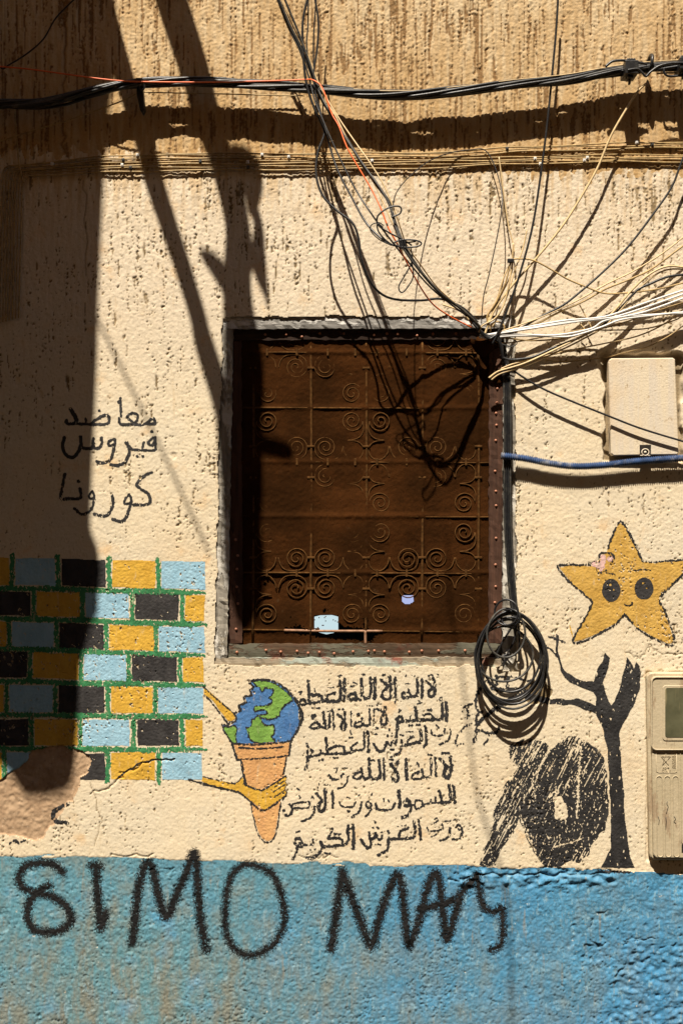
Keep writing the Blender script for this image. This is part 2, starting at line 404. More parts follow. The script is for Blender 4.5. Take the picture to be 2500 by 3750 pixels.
wall = thing('house_wall', (0, 0, 0), 'rough stuccoed alley wall, bare ochre on top, cream in the middle, blue painted band below', 'wall')
big_rects = {0: [(-4, 4, 3.34, 7.5)], 1: [(-4, 4, .855, 3.34)], 2: [(-4, 4, 0, .855)]}
LX0, LX1 = (gx[0] - 1250) * K, (gx[-1] - 1250) * K; LZ1, LZ0 = CZ + (1875 - gy[0]) * K, CZ + (1875 - gy[-1]) * K
def sub(rect):
    x0, x1, z0, z1 = rect; out = []
    out.append((x0, LX0, z0, z1)); out.append((LX1, x1, z0, z1))
    if z1 > LZ1: out.append((LX0, LX1, max(z0, LZ1), z1))
    if z0 < LZ0: out.append((LX0, LX1, z0, min(z1, LZ0)))
    return [r for r in out if r[1] > r[0] and r[3] > r[2]]
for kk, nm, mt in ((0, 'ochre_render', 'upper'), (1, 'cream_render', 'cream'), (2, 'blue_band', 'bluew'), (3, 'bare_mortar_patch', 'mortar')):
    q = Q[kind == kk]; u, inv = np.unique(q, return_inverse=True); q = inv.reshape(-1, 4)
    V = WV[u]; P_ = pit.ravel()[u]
    ext = []
    if kk == 1:   # plaster returns round the window opening
        hm = hole; add = []
        for ax, sl in ((0, 1), (1, 1)):
            pass
        b = []
        hz, hx = np.where(hm)
        S_ = set(zip(hz.tolist(), hx.tolist()))
        for z_, x_ in S_:
            if (z_ - 1, x_) not in S_: b.append((idx[z_, x_], idx[z_, x_ + 1]))
            if (z_ + 1, x_) not in S_: b.append((idx[z_ + 1, x_ + 1], idx[z_ + 1, x_]))
            if (z_, x_ - 1) not in S_: b.append((idx[z_ + 1, x_], idx[z_, x_]))
            if (z_, x_ + 1) not in S_: b.append((idx[z_, x_ + 1], idx[z_ + 1, x_ + 1]))
        b = np.array(b); fr = WV[b.ravel()].reshape(-1, 2, 3); bk = fr.copy(); bk[:, :, 1] = .03
        nv = np.stack([fr[:, 0], fr[:, 1], bk[:, 1], bk[:, 0]], 1).reshape(-1, 3)
        q = np.vstack([q, len(V) + np.arange(len(nv)).reshape(-1, 4)]); V = np.vstack([V, nv]); P_ = np.concatenate([P_, np.zeros(len(nv))])
    for (x0, x1, z0, z1) in sum([sub(r) for r in big_rects.get(kk, [])], []):
        nv = np.array([(x0, 0, z0), (x1, 0, z0), (x1, 0, z1), (x0, 0, z1)]); q = np.vstack([q, len(V) + np.arange(4)[None]]); V = np.vstack([V, nv]); P_ = np.concatenate([P_, np.zeros(4)])
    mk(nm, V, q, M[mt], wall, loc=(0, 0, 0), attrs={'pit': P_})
# masonry core behind the render, round the window hole
bx0, bx1, bz0, bz1 = (784 - 1250) * K, (1896 - 1250) * K, CZ + (1875 - 2464) * K, CZ + (1875 - 1150) * K
mk('masonry_core', *join([box_vf(-4, bx0 - .012, .035, .30, 0, 7.5), box_vf(bx1 + .012, 4, .035, .30, 0, 7.5), box_vf(bx0 - .012, bx1 + .012, .035, .30, 0, bz0 - .012), box_vf(bx0 - .012, bx1 + .012, .035, .30, bz1 + .012, 7.5)]), M['mortar'], wall, smooth_sh=False)

# ------------------------------------------------------------------ brushed and sprayed paint: skins that follow the relief
c2 = C / 2
P2x, P2z = 2 * NX + 1, 2 * NZ + 1
HP = np.zeros((P2z, P2x)); HP[::2, ::2] = H; HP[1::2, ::2] = (H[:-1] + H[1:]) / 2; HP[::2, 1::2] = (H[:, :-1] + H[:, 1:]) / 2
HP[1::2, 1::2] = np.maximum((H[:-1, :-1] + H[1:, 1:]) / 2, (H[1:, :-1] + H[:-1, 1:]) / 2)
px = X0 + c2 * np.arange(P2x); py = Y0 + c2 * np.arange(P2z)
pidx = np.arange(P2z * P2x).reshape(P2z, P2x)
cs = (P2z - 1, P2x - 1)
ccx = px[:-1] + c2 / 2; ccy = py[:-1] + c2 / 2
PITc = np.repeat(np.repeat(np.maximum(pit[:-1, :-1], pit[1:, 1:]), 2, 0), 2, 1)
PATc = np.repeat(np.repeat(inpatch[:-1, :-1], 2, 0), 2, 1)
EN = gnoise(cs, 1.5, 1.0, 21); DRY = gnoise(cs, 2.4, 1.0, 22); WH = rng.standard_normal(cs); JX = gnoise(cs, 6, 6, 23); JY = gnoise(cs, 6, 6, 24)
STK = gnoise(cs, 11, .8, 25, math.radians(28))

class Paint:
    def __init__(s): s.S = {}
    def win(s, x0, y0, x1, y1):
        i0 = max(int((x0 - X0) / c2), 0); i1 = min(int((x1 - X0) / c2) + 2, cs[1]); j0 = max(int((y0 - Y0) / c2), 0); j1 = min(int((y1 - Y0) / c2) + 2, cs[0])
        return j0, j1, i0, i1
def field(): return np.full(cs, -99.0, np.float32)
def win(x0, y0, x1, y1):
    i0 = min(max(int((x0 - X0) / c2), 0), cs[1]); i1 = min(max(int((x1 - X0) / c2) + 2, 0), cs[1]); j0 = min(max(int((y0 - Y0) / c2), 0), cs[0]); j1 = min(max(int((y1 - Y0) / c2) + 2, 0), cs[0])
    return slice(j0, j1), slice(i0, i1)
def add_poly(Fd, poly, jit=1.5):
    P = np.array(poly); s_ = win(P[:, 0].min() - 4, P[:, 1].min() - 4, P[:, 0].max() + 4, P[:, 1].max() + 4)
    if Fd[s_].size == 0: return
    Xc, Yc = np.meshgrid(ccx[s_[1]], ccy[s_[0]])
    m = inpoly(poly, Xc + JX[s_] * jit, Yc + JY[s_] * jit)
    Fd[s_] = np.where(m, np.maximum(Fd[s_], 12), Fd[s_])
def add_stroke(Fd, pts, w_=None, sm=5):
    P = np.array([(p[0], p[1], p[2] if len(p) > 2 else w_) for p in pts], float)
    if len(P) == 1: P = np.vstack([P, P + [[.5, .5, 0]]])
    if sm and len(P) > 2: P = smooth(P, sm)
    for a, b in zip(P[:-1], P[1:]):
        r = max(a[2], b[2]) / 2 + 14
        s_ = win(min(a[0], b[0]) - r, min(a[1], b[1]) - r, max(a[0], b[0]) + r, max(a[1], b[1]) + r)
        if Fd[s_].size == 0: continue
        Xc, Yc = np.meshgrid(ccx[s_[1]], ccy[s_[0]])
        dx, dy = b[0] - a[0], b[1] - a[1]; L = dx * dx + dy * dy + 1e-9
        t = np.clip(((Xc - a[0]) * dx + (Yc - a[1]) * dy) / L, 0, 1)
        d = np.hypot(Xc - a[0] - t * dx, Yc - a[1] - t * dy)
        Fd[s_] = np.maximum(Fd[s_], (a[2] * (1 - t) + b[2] * t) / 2 - d)
def brush(Fd, rag=.7, dry=.55, pitdrop=.45):
    m = Fd + rag * 1.6 * EN > 0
    m &= ~(PITc * (1 + .3 * EN) > pitdrop + .35)
    if dry: m &= ~((DRY > 2.2 - dry * 1.1) & (Fd < 5 + 3 * DRY))
    return m & ~PATc
def spray(Fd, soft=9):
    t = Fd / soft                    # soft edge by speckle
    p = sstep(t, -1.0, .75)
    u = .5 + .5 * np.tanh(WH * .9 + .25 * EN)
    return u < p ** 1.4
def skin(name, mask, mat, parent, layer=1, props=None):
    j, i = np.where(mask)
    if len(j) == 0: return None
    q = np.stack([pidx[j + 1, i], pidx[j + 1, i + 1], pidx[j, i + 1], pidx[j, i]], -1)
    u, inv = np.unique(q, return_inverse=True); jj, ii = np.divmod(u, P2x)
    off = .00035 * layer + .0002
    V = np.stack([(px[ii] - 1250) * K, -(HP[jj, ii] + off), CZ + (1875 - py[jj]) * K], -1)
    return mk(name, V, inv.reshape(-1, 4), mat, parent, loc=(tuple(parent['_org']) if parent else None), props=props)

def crop(ox, oy, f): return lambda pts: [(ox + p[0] * f, oy + p[1] * f) + ((p[2] * f,) if len(p) > 2 else ()) for p in pts]

# ---- painted block wall mural
cb = crop(0, 2020, .8705)
mural = thing('block_wall_mural', W(300, 2440, 0), 'painted wall of yellow, light blue and black blocks with green joints, on the left', 'mural')
rows = [(25, 140, 45, 160), (166, 265, 183, 293), (295, 398, 318, 425), (418, 530, 446, 550), (560, 677, 573, 682), (705, 815, 708, 818), (845, 958, 848, 960)]
bricks = [[(-40, 38, 'Y'), (65, 232, 'B'), (260, 445, 'K'), (474, 655, 'Y'), (680, 862, 'B')],
          [(-40, 130, 'K'), (155, 335, 'Y'), (360, 545, 'B'), (570, 752, 'K'), (780, 860, 'Y')],
          [(-40, 28, 'Y'), (52, 226, 'B'), (250, 436, 'K'), (460, 647, 'Y'), (668, 860, 'B')],
          [(-40, 115, 'K'), (140, 328, 'Y'), (353, 530, 'B'), (556, 743, 'K'), (770, 856, 'Y')],
          [(-40, 15, 'Y'), (40, 220, 'B'), (247, 440, 'K'), (470, 642, 'Y'), (665, 855, 'B')],
          [(-40, 120, 'K'), (145, 328, 'Y'), (350, 547, 'B'), (578, 753, 'K'), (780, 853, 'Y')],
          [(-40, 8, 'Y'), (32, 240, 'B'), (300, 443, 'K'), (470, 655, 'Y'), (682, 850, 'B')]]
gf = field(); jr = np.random.default_rng(5)
for r, (rw, br) in enumerate(zip(rows, bricks)):
    tl, bl, tr, br_ = rw
    yt = lambda x: tl + (tr - tl) * x / 860; yb = lambda x: bl + (br_ - bl) * x / 860
    for a, b, cc in br:
        Fd = field(); j_ = lambda: jr.normal() * 1.6
        poly = cb([(a, yt(a) + j_()), ((a + b) / 2, yt((a + b) / 2) + j_()), (b + j_(), yt(b) + j_()), (b + j_(), yb(b) + j_()), ((a + b) / 2, yb((a + b) / 2) + j_()), (a + j_(), yb(a) + j_())])
        add_poly(Fd, poly, .8)
        skin('painted_block', brush(Fd, .6, 0, .62), M[{'Y': 'yellow', 'B': 'sky', 'K': 'charcoal'}[cc]], mural, 1)
    for (a0, b0, _), (a1, b1, _) in zip(br[:-1], br[1:]):
        m_ = (b0 + a1) / 2
        add_stroke(gf, cb([(m_ + jr.normal() * 2, yt(m_) - 8, 20), (m_, (yt(m_) + yb(m_)) / 2, 18), (m_ + jr.normal() * 2, yb(m_) + 8, 20)]))
for (l, r_, xe) in ((153, 172, 862), (280, 306, 872), (406, 436, 858), (545, 562, 862), (688, 693, 866), (830, 833, 870)):
    add_stroke(gf, cb([(-40, l, 22)] + [(x, l + (r_ - l) * x / 860 + jr.normal() * 1.5, 21 + jr.normal() * 2) for x in range(60, 860, 80)] + [(xe, r_, 8)]))
skin('painted_joints', brush(gf, 1.3, .3, .62), M['green'], mural, 2)
cr_ = field(); add_stroke(cr_, jag([(430, 2905 - 55), (500, 2800), (545, 2785), (640, 2778)], 2, 3), 5, 0)
skin('paint_crack', cr_ > 0, M['charcoal'], mural, 3)

# ---- globe in an ice-cream cone held by a yellow hand
cg = crop(700, 2440, .2806)
gl = thing('globe_cone_mural', W(960, 2780, 0), 'mural of a bitten earth globe in an orange cone gripped by a yellow hand', 'mural')
def fill(name, polys, mat, parent, cr, layer=1, jit=1.0, minus=None, **kw):
    Fd = field()
    for p in polys: add_poly(Fd, cr(p), jit)
    m_ = brush(Fd, .5, 0, .6)
    if minus is not None: m_ &= ~minus
    return skin(name, m_, M[mat], parent, layer)
ARM = [[(165, 285), (250, 340), (560, 620), (572, 680), (530, 712), (480, 712), (380, 590), (270, 440), (165, 360)]]
HAND = [[(140, 1450), (340, 1490), (560, 1530), (675, 1450), (690, 1530), (750, 1560), (930, 1612), (1210, 1445), (1240, 1450), (1225, 1500), (1245, 1540), (1230, 1590), (1240, 1640), (1225, 1695), (1160, 1740), (960, 1870), (940, 1870), (770, 1750), (650, 1650), (400, 1590), (140, 1510)]]
fill('arm', ARM, 'yellow', gl, cg, 2); fill('hand', HAND, 'yellow', gl, cg, 2)
GLOBE = [(770, 195), (900, 172), (1070, 196), (1200, 270), (1330, 392), (1405, 560), (1408, 760), (1340, 900), (1290, 975), (1080, 1000), (800, 1012), (545, 1000), (440, 880), (405, 770), (500, 775), (560, 740), (590, 620), (655, 580), (640, 520), (725, 480), (700, 400), (795, 385), (780, 310), (830, 260)]
fill('ocean', [GLOBE], 'ocean', gl, cg, 1)
L1 = [(810, 205), (900, 183), (1070, 213), (1190, 290), (1312, 412), (1308, 450), (1220, 510), (1160, 590), (1140, 650), (1020, 695), (905, 665), (865, 640), (990, 622), (985, 585), (950, 568), (870, 575), (822, 590), (832, 520), (900, 522), (1030, 492), (1060, 440), (1015, 412), (1060, 370), (1072, 302), (1000, 290), (960, 280), (925, 330), (890, 270), (850, 255)]
L2 = [(820, 690), (870, 648), (910, 690), (940, 745), (1000, 772), (1080, 770), (1080, 880), (1050, 920), (1088, 992), (850, 1000), (760, 940), (740, 850), (720, 805), (780, 790), (790, 700)]
L3 = [(412, 785), (500, 790), (560, 772), (600, 820), (580, 900), (592, 1000), (545, 1000), (450, 880)]
for l in (L1, L2, L3): fill('land', [l], 'land', gl, cg, 2, .8)
fill('cone', [[(555, 1012), (1285, 990), (1270, 1170), (1240, 1200), (1160, 1750), (1120, 2050), (1080, 2240), (1010, 2285), (940, 2270), (880, 2180), (830, 2000), (770, 1770), (700, 1500), (645, 1240), (600, 1210)]], 'cone', gl, cg, 1)
of = field()
S_ = lambda pts, w_: add_stroke(of, cg([(p[0], p[1], (p[2] if len(p) > 2 else w_)) for p in pts]))
for l in (L1, L2, L3):
    add_stroke(of, cg([(x, y, 17) for x, y in l + [l[0]]]), sm=3)
S_([(755, 205), (830, 180), (920, 168), (1070, 192), (1210, 275, 30), (1335, 395, 34), (1405, 520, 44), (1440, 640, 66), (1420, 740, 46), (1390, 830, 30), (1330, 920, 28), (1300, 1000, 26), (1285, 1100, 26), (1278, 1170, 24)], 26)
add_stroke(of, cg([(755, 205, 26), (820, 262, 24), (770, 310, 26), (790, 380, 22), (680, 395, 26), (720, 470, 30), (620, 510, 24), (650, 580, 26), (560, 610, 24), (590, 660, 26), (570, 720, 24), (500, 735, 34), (470, 775, 20), (405, 755, 22), (420, 830, 24), (520, 980, 24)]), sm=0)
S_([(530, 1000), (570, 1120), (600, 1215), (650, 1235), (680, 1400), (720, 1550)], 28)
S_([(530, 1005), (800, 1022), (1080, 1005), (1290, 970)], 20); S_([(625, 1062), (900, 1075), (1200, 1050)], 20); S_([(620, 1212), (900, 1205), (1275, 1165)], 17)
S_([(1240, 1190), (1220, 1320), (1195, 1430)], 20)
S_([(775, 1780), (830, 2050), (880, 2200), (950, 2280), (1020, 2292), (1090, 2220), (1130, 2050), (1170, 1760)], 17)
S_([(160, 265), (330, 420), (560, 620), (585, 650)], 17); S_([(170, 375), (270, 470), (400, 640), (480, 750)], 19)
S_([(-30, 1475), (200, 1545), (500, 1612), (640, 1655), (760, 1755), (930, 1880), (1170, 1745), (1240, 1670)], 24)
S_([(150, 1437), (400, 1500), (570, 1530), (670, 1435)], 15); S_([(690, 1500), (700, 1540), (800, 1590), (925, 1622)], 26); S_([(935, 1612), (1080, 1530), (1225, 1435)], 24)
for a, b in (((1090, 1570), (1220, 1492)), ((1070, 1640), (1230, 1540)), ((1080, 1712), (1230, 1610))): add_stroke(of, cg([(*a, 16), (*b, 16)]))
S_([(1235, 1430), (1246, 1470), (1225, 1500), (1250, 1540), (1225, 1590), (1245, 1640), (1232, 1680)], 16)
skin('outline', brush(of, .7, .4), M['black'], gl, 3)

# ---- starfish-like yellow star
cst = crop(2000, 1860, .3189)
st = thing('star_mural', W(2270, 2140, 0), 'yellow five-pointed star painted with two dark eyes, a smile and a pink bow', 'mural')
STAR = [(845, 175), (910, 240), (980, 370), (1050, 520), (1095, 620), (1250, 630), (1568, 610), (1750, 600), (1568, 745), (1440, 870), (1290, 1030), (1340, 1160), (1400, 1320), (1455, 1480), (1450, 1550), (1390, 1560), (1200, 1470), (1040, 1380), (900, 1240), (800, 1320), (600, 1430), (430, 1510), (310, 1540), (330, 1470), (430, 1290), (530, 1085), (430, 990), (270, 850), (140, 680), (240, 665), (500, 665), (600, 600), (690, 500), (740, 380), (800, 240)]
fill('star_body', [STAR], 'staryel', st, cst, 1)
fp = field(); add_stroke(fp, cst([(640, 560, 60), (640, 620, 60), (620, 700, 60)])); add_stroke(fp, cst([(728, 582, 74)])); add_stroke(fp, cst([(540, 640, 60), (590, 660, 70)]))
skin('pink_bow', brush(fp, 1, .3), M['pink'], st, 3)
def oval(cx, cy, rx, ry, n=24): return [(cx + rx * math.cos(2 * math.pi * k / n), cy + ry * math.sin(2 * math.pi * k / n)) for k in range(n)]
for e in ((740, 945, 108, 132), (1117, 925, 108, 128)):
    fe = field(); add_poly(fe, cst(oval(*e)), .6); hl = field(); add_stroke(hl, cst([(e[0] - 12, e[1] - 62, 26)])); add_stroke(hl, cst([(e[0] + 28, e[1] - 5, 16)]))
    skin('eye', brush(fe, .6, 0, .7) & ~(hl > 0), M['charcoal'], st, 2)
of = field(); S2 = lambda pts, w_, sm=3: add_stroke(of, cst([(p[0], p[1], w_) for p in pts]), sm=sm)
S2([(700, 470), (735, 370), (790, 240), (845, 150), (905, 220), (985, 370), (1060, 530), (1105, 612)], 26, 2); S2([(1105, 618), (1250, 620), (1400, 605), (1568, 600), (1750, 590)], 16)
S2([(1750, 605), (1568, 760), (1440, 885), (1290, 1035), (1350, 1170), (1410, 1320), (1462, 1480), (1455, 1560), (1390, 1575), (1200, 1482), (1030, 1370), (895, 1215)], 22, 2)
S2([(895, 1215), (800, 1330), (600, 1445), (430, 1525), (305, 1548), (320, 1470), (430, 1280), (525, 1090), (470, 1030), (400, 960), (250, 840), (125, 680), (160, 655), (300, 650), (500, 655)], 22, 2)
S2([(1010, 722), (1090, 706), (1190, 716)], 16); S2([(690, 745), (775, 762)], 13); S2([(885, 1100), (930, 1125), (975, 1112), (980, 1085)], 17); S2([(1018, 1330), (1028, 1420)], 10)
S2([(600, 620), (605, 530), (680, 515), (745, 525), (772, 580), (745, 625)], 18); S2([(560, 690), (600, 745), (685, 715)], 16); S2([(470, 640), (540, 618)], 16)
skin('outline', brush(of, .9, .5), M['black'], st, 3)
fd = field(); add_stroke(fd, cst([(265, 1350, 12), (280, 1410, 10), (300, 1480, 10)])); skin('yellow_drip', brush(fd, .5, 0), M['yellow'], st, 2)

# ---- black tree
ct = crop(1940, 2300, .2934); cm = crop(1740, 2640, .3954); cc_ = crop(1640, 2300, .2934)
tr = thing('tree_mural', W(2250, 2800, 0), 'bare black tree painted beside the meter, branches reaching left', 'mural')
tf = field()
add_poly(tf, ct([(820, 1070), (700, 1020), (520, 965), (210, 940), (205, 880), (540, 885), (580, 870), (700, 920), (825, 965), (815, 850), (795, 800), (650, 745), (500, 680), (430, 610), (385, 520), (335, 360), (320, 310), (320, 200), (330, 60), (365, 90), (350, 200), (350, 310), (400, 480), (450, 560), (560, 620), (690, 660), (780, 660), (820, 560), (900, 420), (935, 300), (985, 370), (975, 500), (935, 600), (905, 690), (940, 800), (975, 910), (1010, 950), (1050, 900), (1100, 800), (1150, 620), (1195, 440), (1205, 360), (1260, 430), (1285, 510), (1305, 450), (1320, 420), (1360, 470), (1380, 560), (1370, 720), (1330, 870), (1260, 1030), (1160, 1200), (1115, 1290), (1118, 1500), (960, 1500), (940, 1400), (880, 1200)]))
add_poly(tf, cm([(1185, 60), (1215, 200), (1225, 400), (1235, 600), (1250, 800), (1250, 1000), (1245, 1150), (1230, 1230), (1165, 1355), (1480, 1365), (1430, 1250), (1410, 1150), (1395, 1000), (1375, 800), (1360, 600), (1345, 400), (1335, 200), (1335, 60)]))
T = lambda pts, w_: add_stroke(tf, ct([(p[0], p[1], w_) for p in pts])); T([(205, 240), (270, 270), (330, 340)], 28); T([(240, 110), (300, 130), (430, 170)], 22)
add_stroke(tf, cm([(1140, 1390, 14), (1280, 1398, 20), (1420, 1402, 14)]))
T = lambda pts, w_: add_stroke(tf, cc_([(p[0], p[1], w_) for p in pts]))
T([(1240, 905), (1100, 880), (930, 830)], 78); T([(930, 830), (760, 900), (600, 1000)], 60); T([(600, 1000), (440, 1120), (370, 1190)], 44)
T([(500, 660), (570, 755), (700, 770), (870, 765), (1000, 800)], 48); T([(740, 610), (735, 750)], 40); T([(600, 600), (600, 700)], 40); T([(880, 620), (950, 655), (1040, 655)], 28); T([(640, 600), (830, 610)], 22)
T([(440, 700), (370, 800), (340, 940), (370, 1030), (420, 1040)], 36); T([(370, 1060), (350, 1180), (350, 1300), (320, 1420)], 34); T([(380, 1270), (480, 1310), (600, 1300), (630, 1240)], 34)
T([(500, 1320), (490, 1400), (450, 1440)], 24); T([(310, 1180), (220, 1220), (140, 1300), (100, 1400), (110, 1460), (180, 1440)], 20); T([(300, 950), (220, 970), (170, 1040)], 20); T([(240, 1000), (240, 1130)], 20); T([(180, 1130), (300, 1070)], 14)
tm = brush(tf, 1.3, .0, 3.0) & ~((DRY > 2.1) & (tf < 20))
split = np.broadcast_to((ccy[:, None] > 2700), cs)
skin('trunk', tm & split & (ccx[None, :] > 2150), M['black'], tr, 1); skin('branches', tm & ~(split & (ccx[None, :] > 2150)), M['black'], tr, 1)

# ---- scribbled crouching figure
mn = field()
add_poly(mn, cm([(310, 240), (350, 200), (430, 165), (540, 155), (620, 185), (690, 260), (760, 200), (850, 155), (940, 145), (1010, 175), (1070, 215), (1130, 260), (1180, 340), (1205, 450), (1220, 600), (1235, 750), (1225, 900), (1195, 1020), (1140, 1050), (1100, 1110), (1040, 1220), (960, 1310), (880, 1290), (760, 1350), (660, 1340), (600, 1300), (540, 1220), (480, 1110), (440, 1000), (405, 900), (370, 1000), (290, 1120), (220, 1230), (190, 1350), (90, 1350), (40, 1330), (70, 1200), (140, 1020), (165, 860), (210, 740), (255, 600), (330, 520), (390, 430), (340, 370), (310, 300)]), 2.5)
ho = field(); add_poly(ho, cm([(730, 700), (790, 690), (850, 800), (862, 880), (810, 925), (750, 900), (730, 820)]), 3); add_stroke(ho, cm([(975, 230, 12), (960, 450, 16), (950, 600, 18), (945, 750, 20), (935, 900, 12)])); add_stroke(ho, cm([(690, 255, 16), (645, 330, 18), (590, 430, 20), (560, 560, 12)])); add_stroke(ho, cm([(440, 430, 10), (500, 330, 14), (560, 240, 12)])); add_stroke(ho, cm([(420, 900, 10), (480, 1060, 12), (560, 1220, 10)])); add_stroke(ho, cm([(720, 1170, 8), (860, 1130, 12), (980, 1090, 8)])); add_stroke(ho, cm([(680, 700, 16), (760, 640, 16), (720, 740, 14)]))
ms = (mn > 0) & ~((EN < -1.35) & (DRY < .6)) & ~PATc & ~(ho + 2.5 * EN > 0)
XX, YY = np.meshgrid(ccx, ccy)
light = np.clip(1.0 - np.hypot((XX - 2060) / 170, (YY - 2990) / 220), -.4, 1)
ms &= ~(STK + .2 * EN + .35 * DRY > 1.0 + 1.3 * light + .4 * sstep(YY, 2800, 3050))
tag(skin('figure_mural', ms, M['black'], None, 1), 'black scribbled figure crouching with bowed head to the left of the painted tree', 'mural')

# ---- writing
ca = crop(200, 1430, .3316)
def text(name, lines, label, rag=.9, dry=.35):
    allp = [p for ln in lines for s_ in ln for p in s_[1]]
    c = np.mean([(p[0], p[1]) for p in allp], 0); t = thing(name, W(c[0], c[1], 0), label, 'writing')
    for ln in lines:
        Fd = field()
        for w_, pts in ln: add_stroke(Fd, [(p[0], p[1], w_) for p in pts], sm=4)
        skin('word_line', brush(Fd, rag, dry, .6), M['black'], t, 1)
    return t
def mkline(cr, f, strokes): return [(w_ * f, cr(pts)) for w_, pts in strokes]
A1 = mkline(ca, .3316, [(27, [(728, 88), (732, 180), (735, 290)]), (40, [(712, 128), (722, 118)]), (34, [(715, 305), (728, 368), (800, 378), (870, 372), (960, 378), (1025, 355), (1080, 308), (1108, 335), (1108, 368), (1040, 368)]),
    (30, [(800, 288), (850, 252), (915, 268), (912, 320), (880, 355), (832, 320), (800, 288)]), (32, [(497, 225)]),
    (34, [(410, 365), (470, 318), (540, 278), (600, 285), (605, 335), (575, 370), (440, 375), (330, 372), (240, 365), (150, 370), (132, 330)]), (28, [(345, 312), (352, 360)]), (44, [(180, 208), (215, 262), (245, 330), (230, 360)])])
A2 = mkline(ca, .3316, [(32, [(1075, 452)]), (30, [(1103, 515), (1060, 545), (1035, 585), (1080, 605), (1105, 560)]), (30, [(1108, 515), (1115, 590), (1112, 655), (1000, 660), (900, 655), (850, 645), (810, 600), (790, 575)]), (26, [(985, 572), (970, 640)]), (30, [(915, 725)]), (30, [(975, 722)]),
    (36, [(800, 580), (826, 650), (812, 735), (770, 800), (690, 830), (622, 818)]), (32, [(635, 548), (668, 540), (660, 600), (605, 605), (602, 565), (635, 548)]), (34, [(662, 590), (650, 680), (612, 770), (540, 800), (468, 787)]),
    (38, [(520, 525), (515, 610), (470, 640), (432, 622), (427, 530)]), (38, [(432, 625), (370, 642), (305, 620), (290, 512)]), (40, [(290, 600), (268, 670), (210, 738), (135, 715), (92, 620), (112, 522)])])
A3 = mkline(ca, .3316, [(33, [(1072, 905), (980, 952), (905, 1035), (960, 1090), (1040, 1150), (1058, 1230), (1000, 1262), (878, 1262)]), (30, [(825, 1150), (848, 1200), (840, 1245), (775, 1245), (790, 1190), (825, 1150)]), (36, [(850, 1230), (820, 1330), (780, 1420), (730, 1448), (645, 1420)]),
    (36, [(640, 1160), (650, 1250), (612, 1345), (550, 1390), (442, 1362)]), (26, [(420, 1110), (440, 1165), (402, 1195), (382, 1160), (420, 1110)]), (32, [(438, 1175), (428, 1265), (390, 1330), (300, 1368), (222, 1300)]), (40, [(265, 1002)]), (36, [(285, 1085), (288, 1188), (180, 1193), (75, 1190), (90, 1060), (115, 925)])])
text('virus_writing', [A1, A2, A3], 'three short lines of black Arabic lettering above the painted block wall', .5, .1)

f = .2296; p1 = crop(1040, 2460, f); p2 = crop(1360, 2460, f); p3 = crop(1020, 2800, f); p4 = crop(1360, 2800, f)
T1 = mkline(p1, f, [(44, [(960, 115), (962, 300), (955, 465)]), (46, [(892, 145), (898, 300), (890, 445), (780, 470), (640, 470), (600, 440), (588, 392), (530, 368), (400, 370)]), (40, [(600, 475), (500, 490), (420, 500)]), (38, [(805, 340), (710, 368), (680, 420), (700, 465)]), (44, [(385, 150), (395, 330), (398, 505)]),
    (34, [(400, 505), (345, 500), (330, 452), (280, 442), (255, 490), (290, 528), (350, 520)]), (34, [(485, 285), (487, 310)]), (20, [(240, 320), (285, 310), (262, 355)]), (14, [(695, 255), (790, 248)]), (14, [(870, 75), (905, 55), (890, 90), (870, 75)]),
    (42, [(1230, 120), (1240, 300), (1245, 400), (1330, 420), (1378, 360), (1385, 200), (1378, 100)]), (46, [(1442, 100), (1448, 260), (1442, 430)]), (40, [(1130, 330), (1150, 390), (1110, 435), (1045, 438), (1020, 400), (1060, 360), (1130, 338)]), (44, [(1110, 445), (1200, 445), (1260, 440), (1330, 420)]), (22, [(1070, 235), (1130, 210), (1115, 170), (1150, 195)]), (18, [(1210, 45), (1280, 48)])]) + \
    mkline(p2, f, [(42, [(155, 135), (215, 180), (262, 230)]), (44, [(290, 75), (300, 200), (308, 330), (290, 425), (220, 440), (168, 390), (190, 310), (262, 240)]), (42, [(370, 90), (382, 250), (380, 395)]), (38, [(725, 110), (732, 260), (725, 370), (650, 392), (605, 340), (585, 290)]), (38, [(590, 320), (490, 350), (490, 405), (570, 410), (640, 392)]), (40, [(800, 120), (806, 260), (797, 405)]),
    (34, [(872, 150), (930, 200), (960, 240)]), (42, [(988, 100), (1003, 230), (1000, 360), (950, 400), (905, 360), (920, 300), (985, 250)]), (20, [(170, 60), (220, 45)]), (14, [(545, 70), (555, 50)]), (14, [(650, 60), (700, 62)]), (18, [(895, 62), (965, 52)]), (12, [(1030, 35), (1085, 48)]), (16, [(535, 190), (600, 192)])])
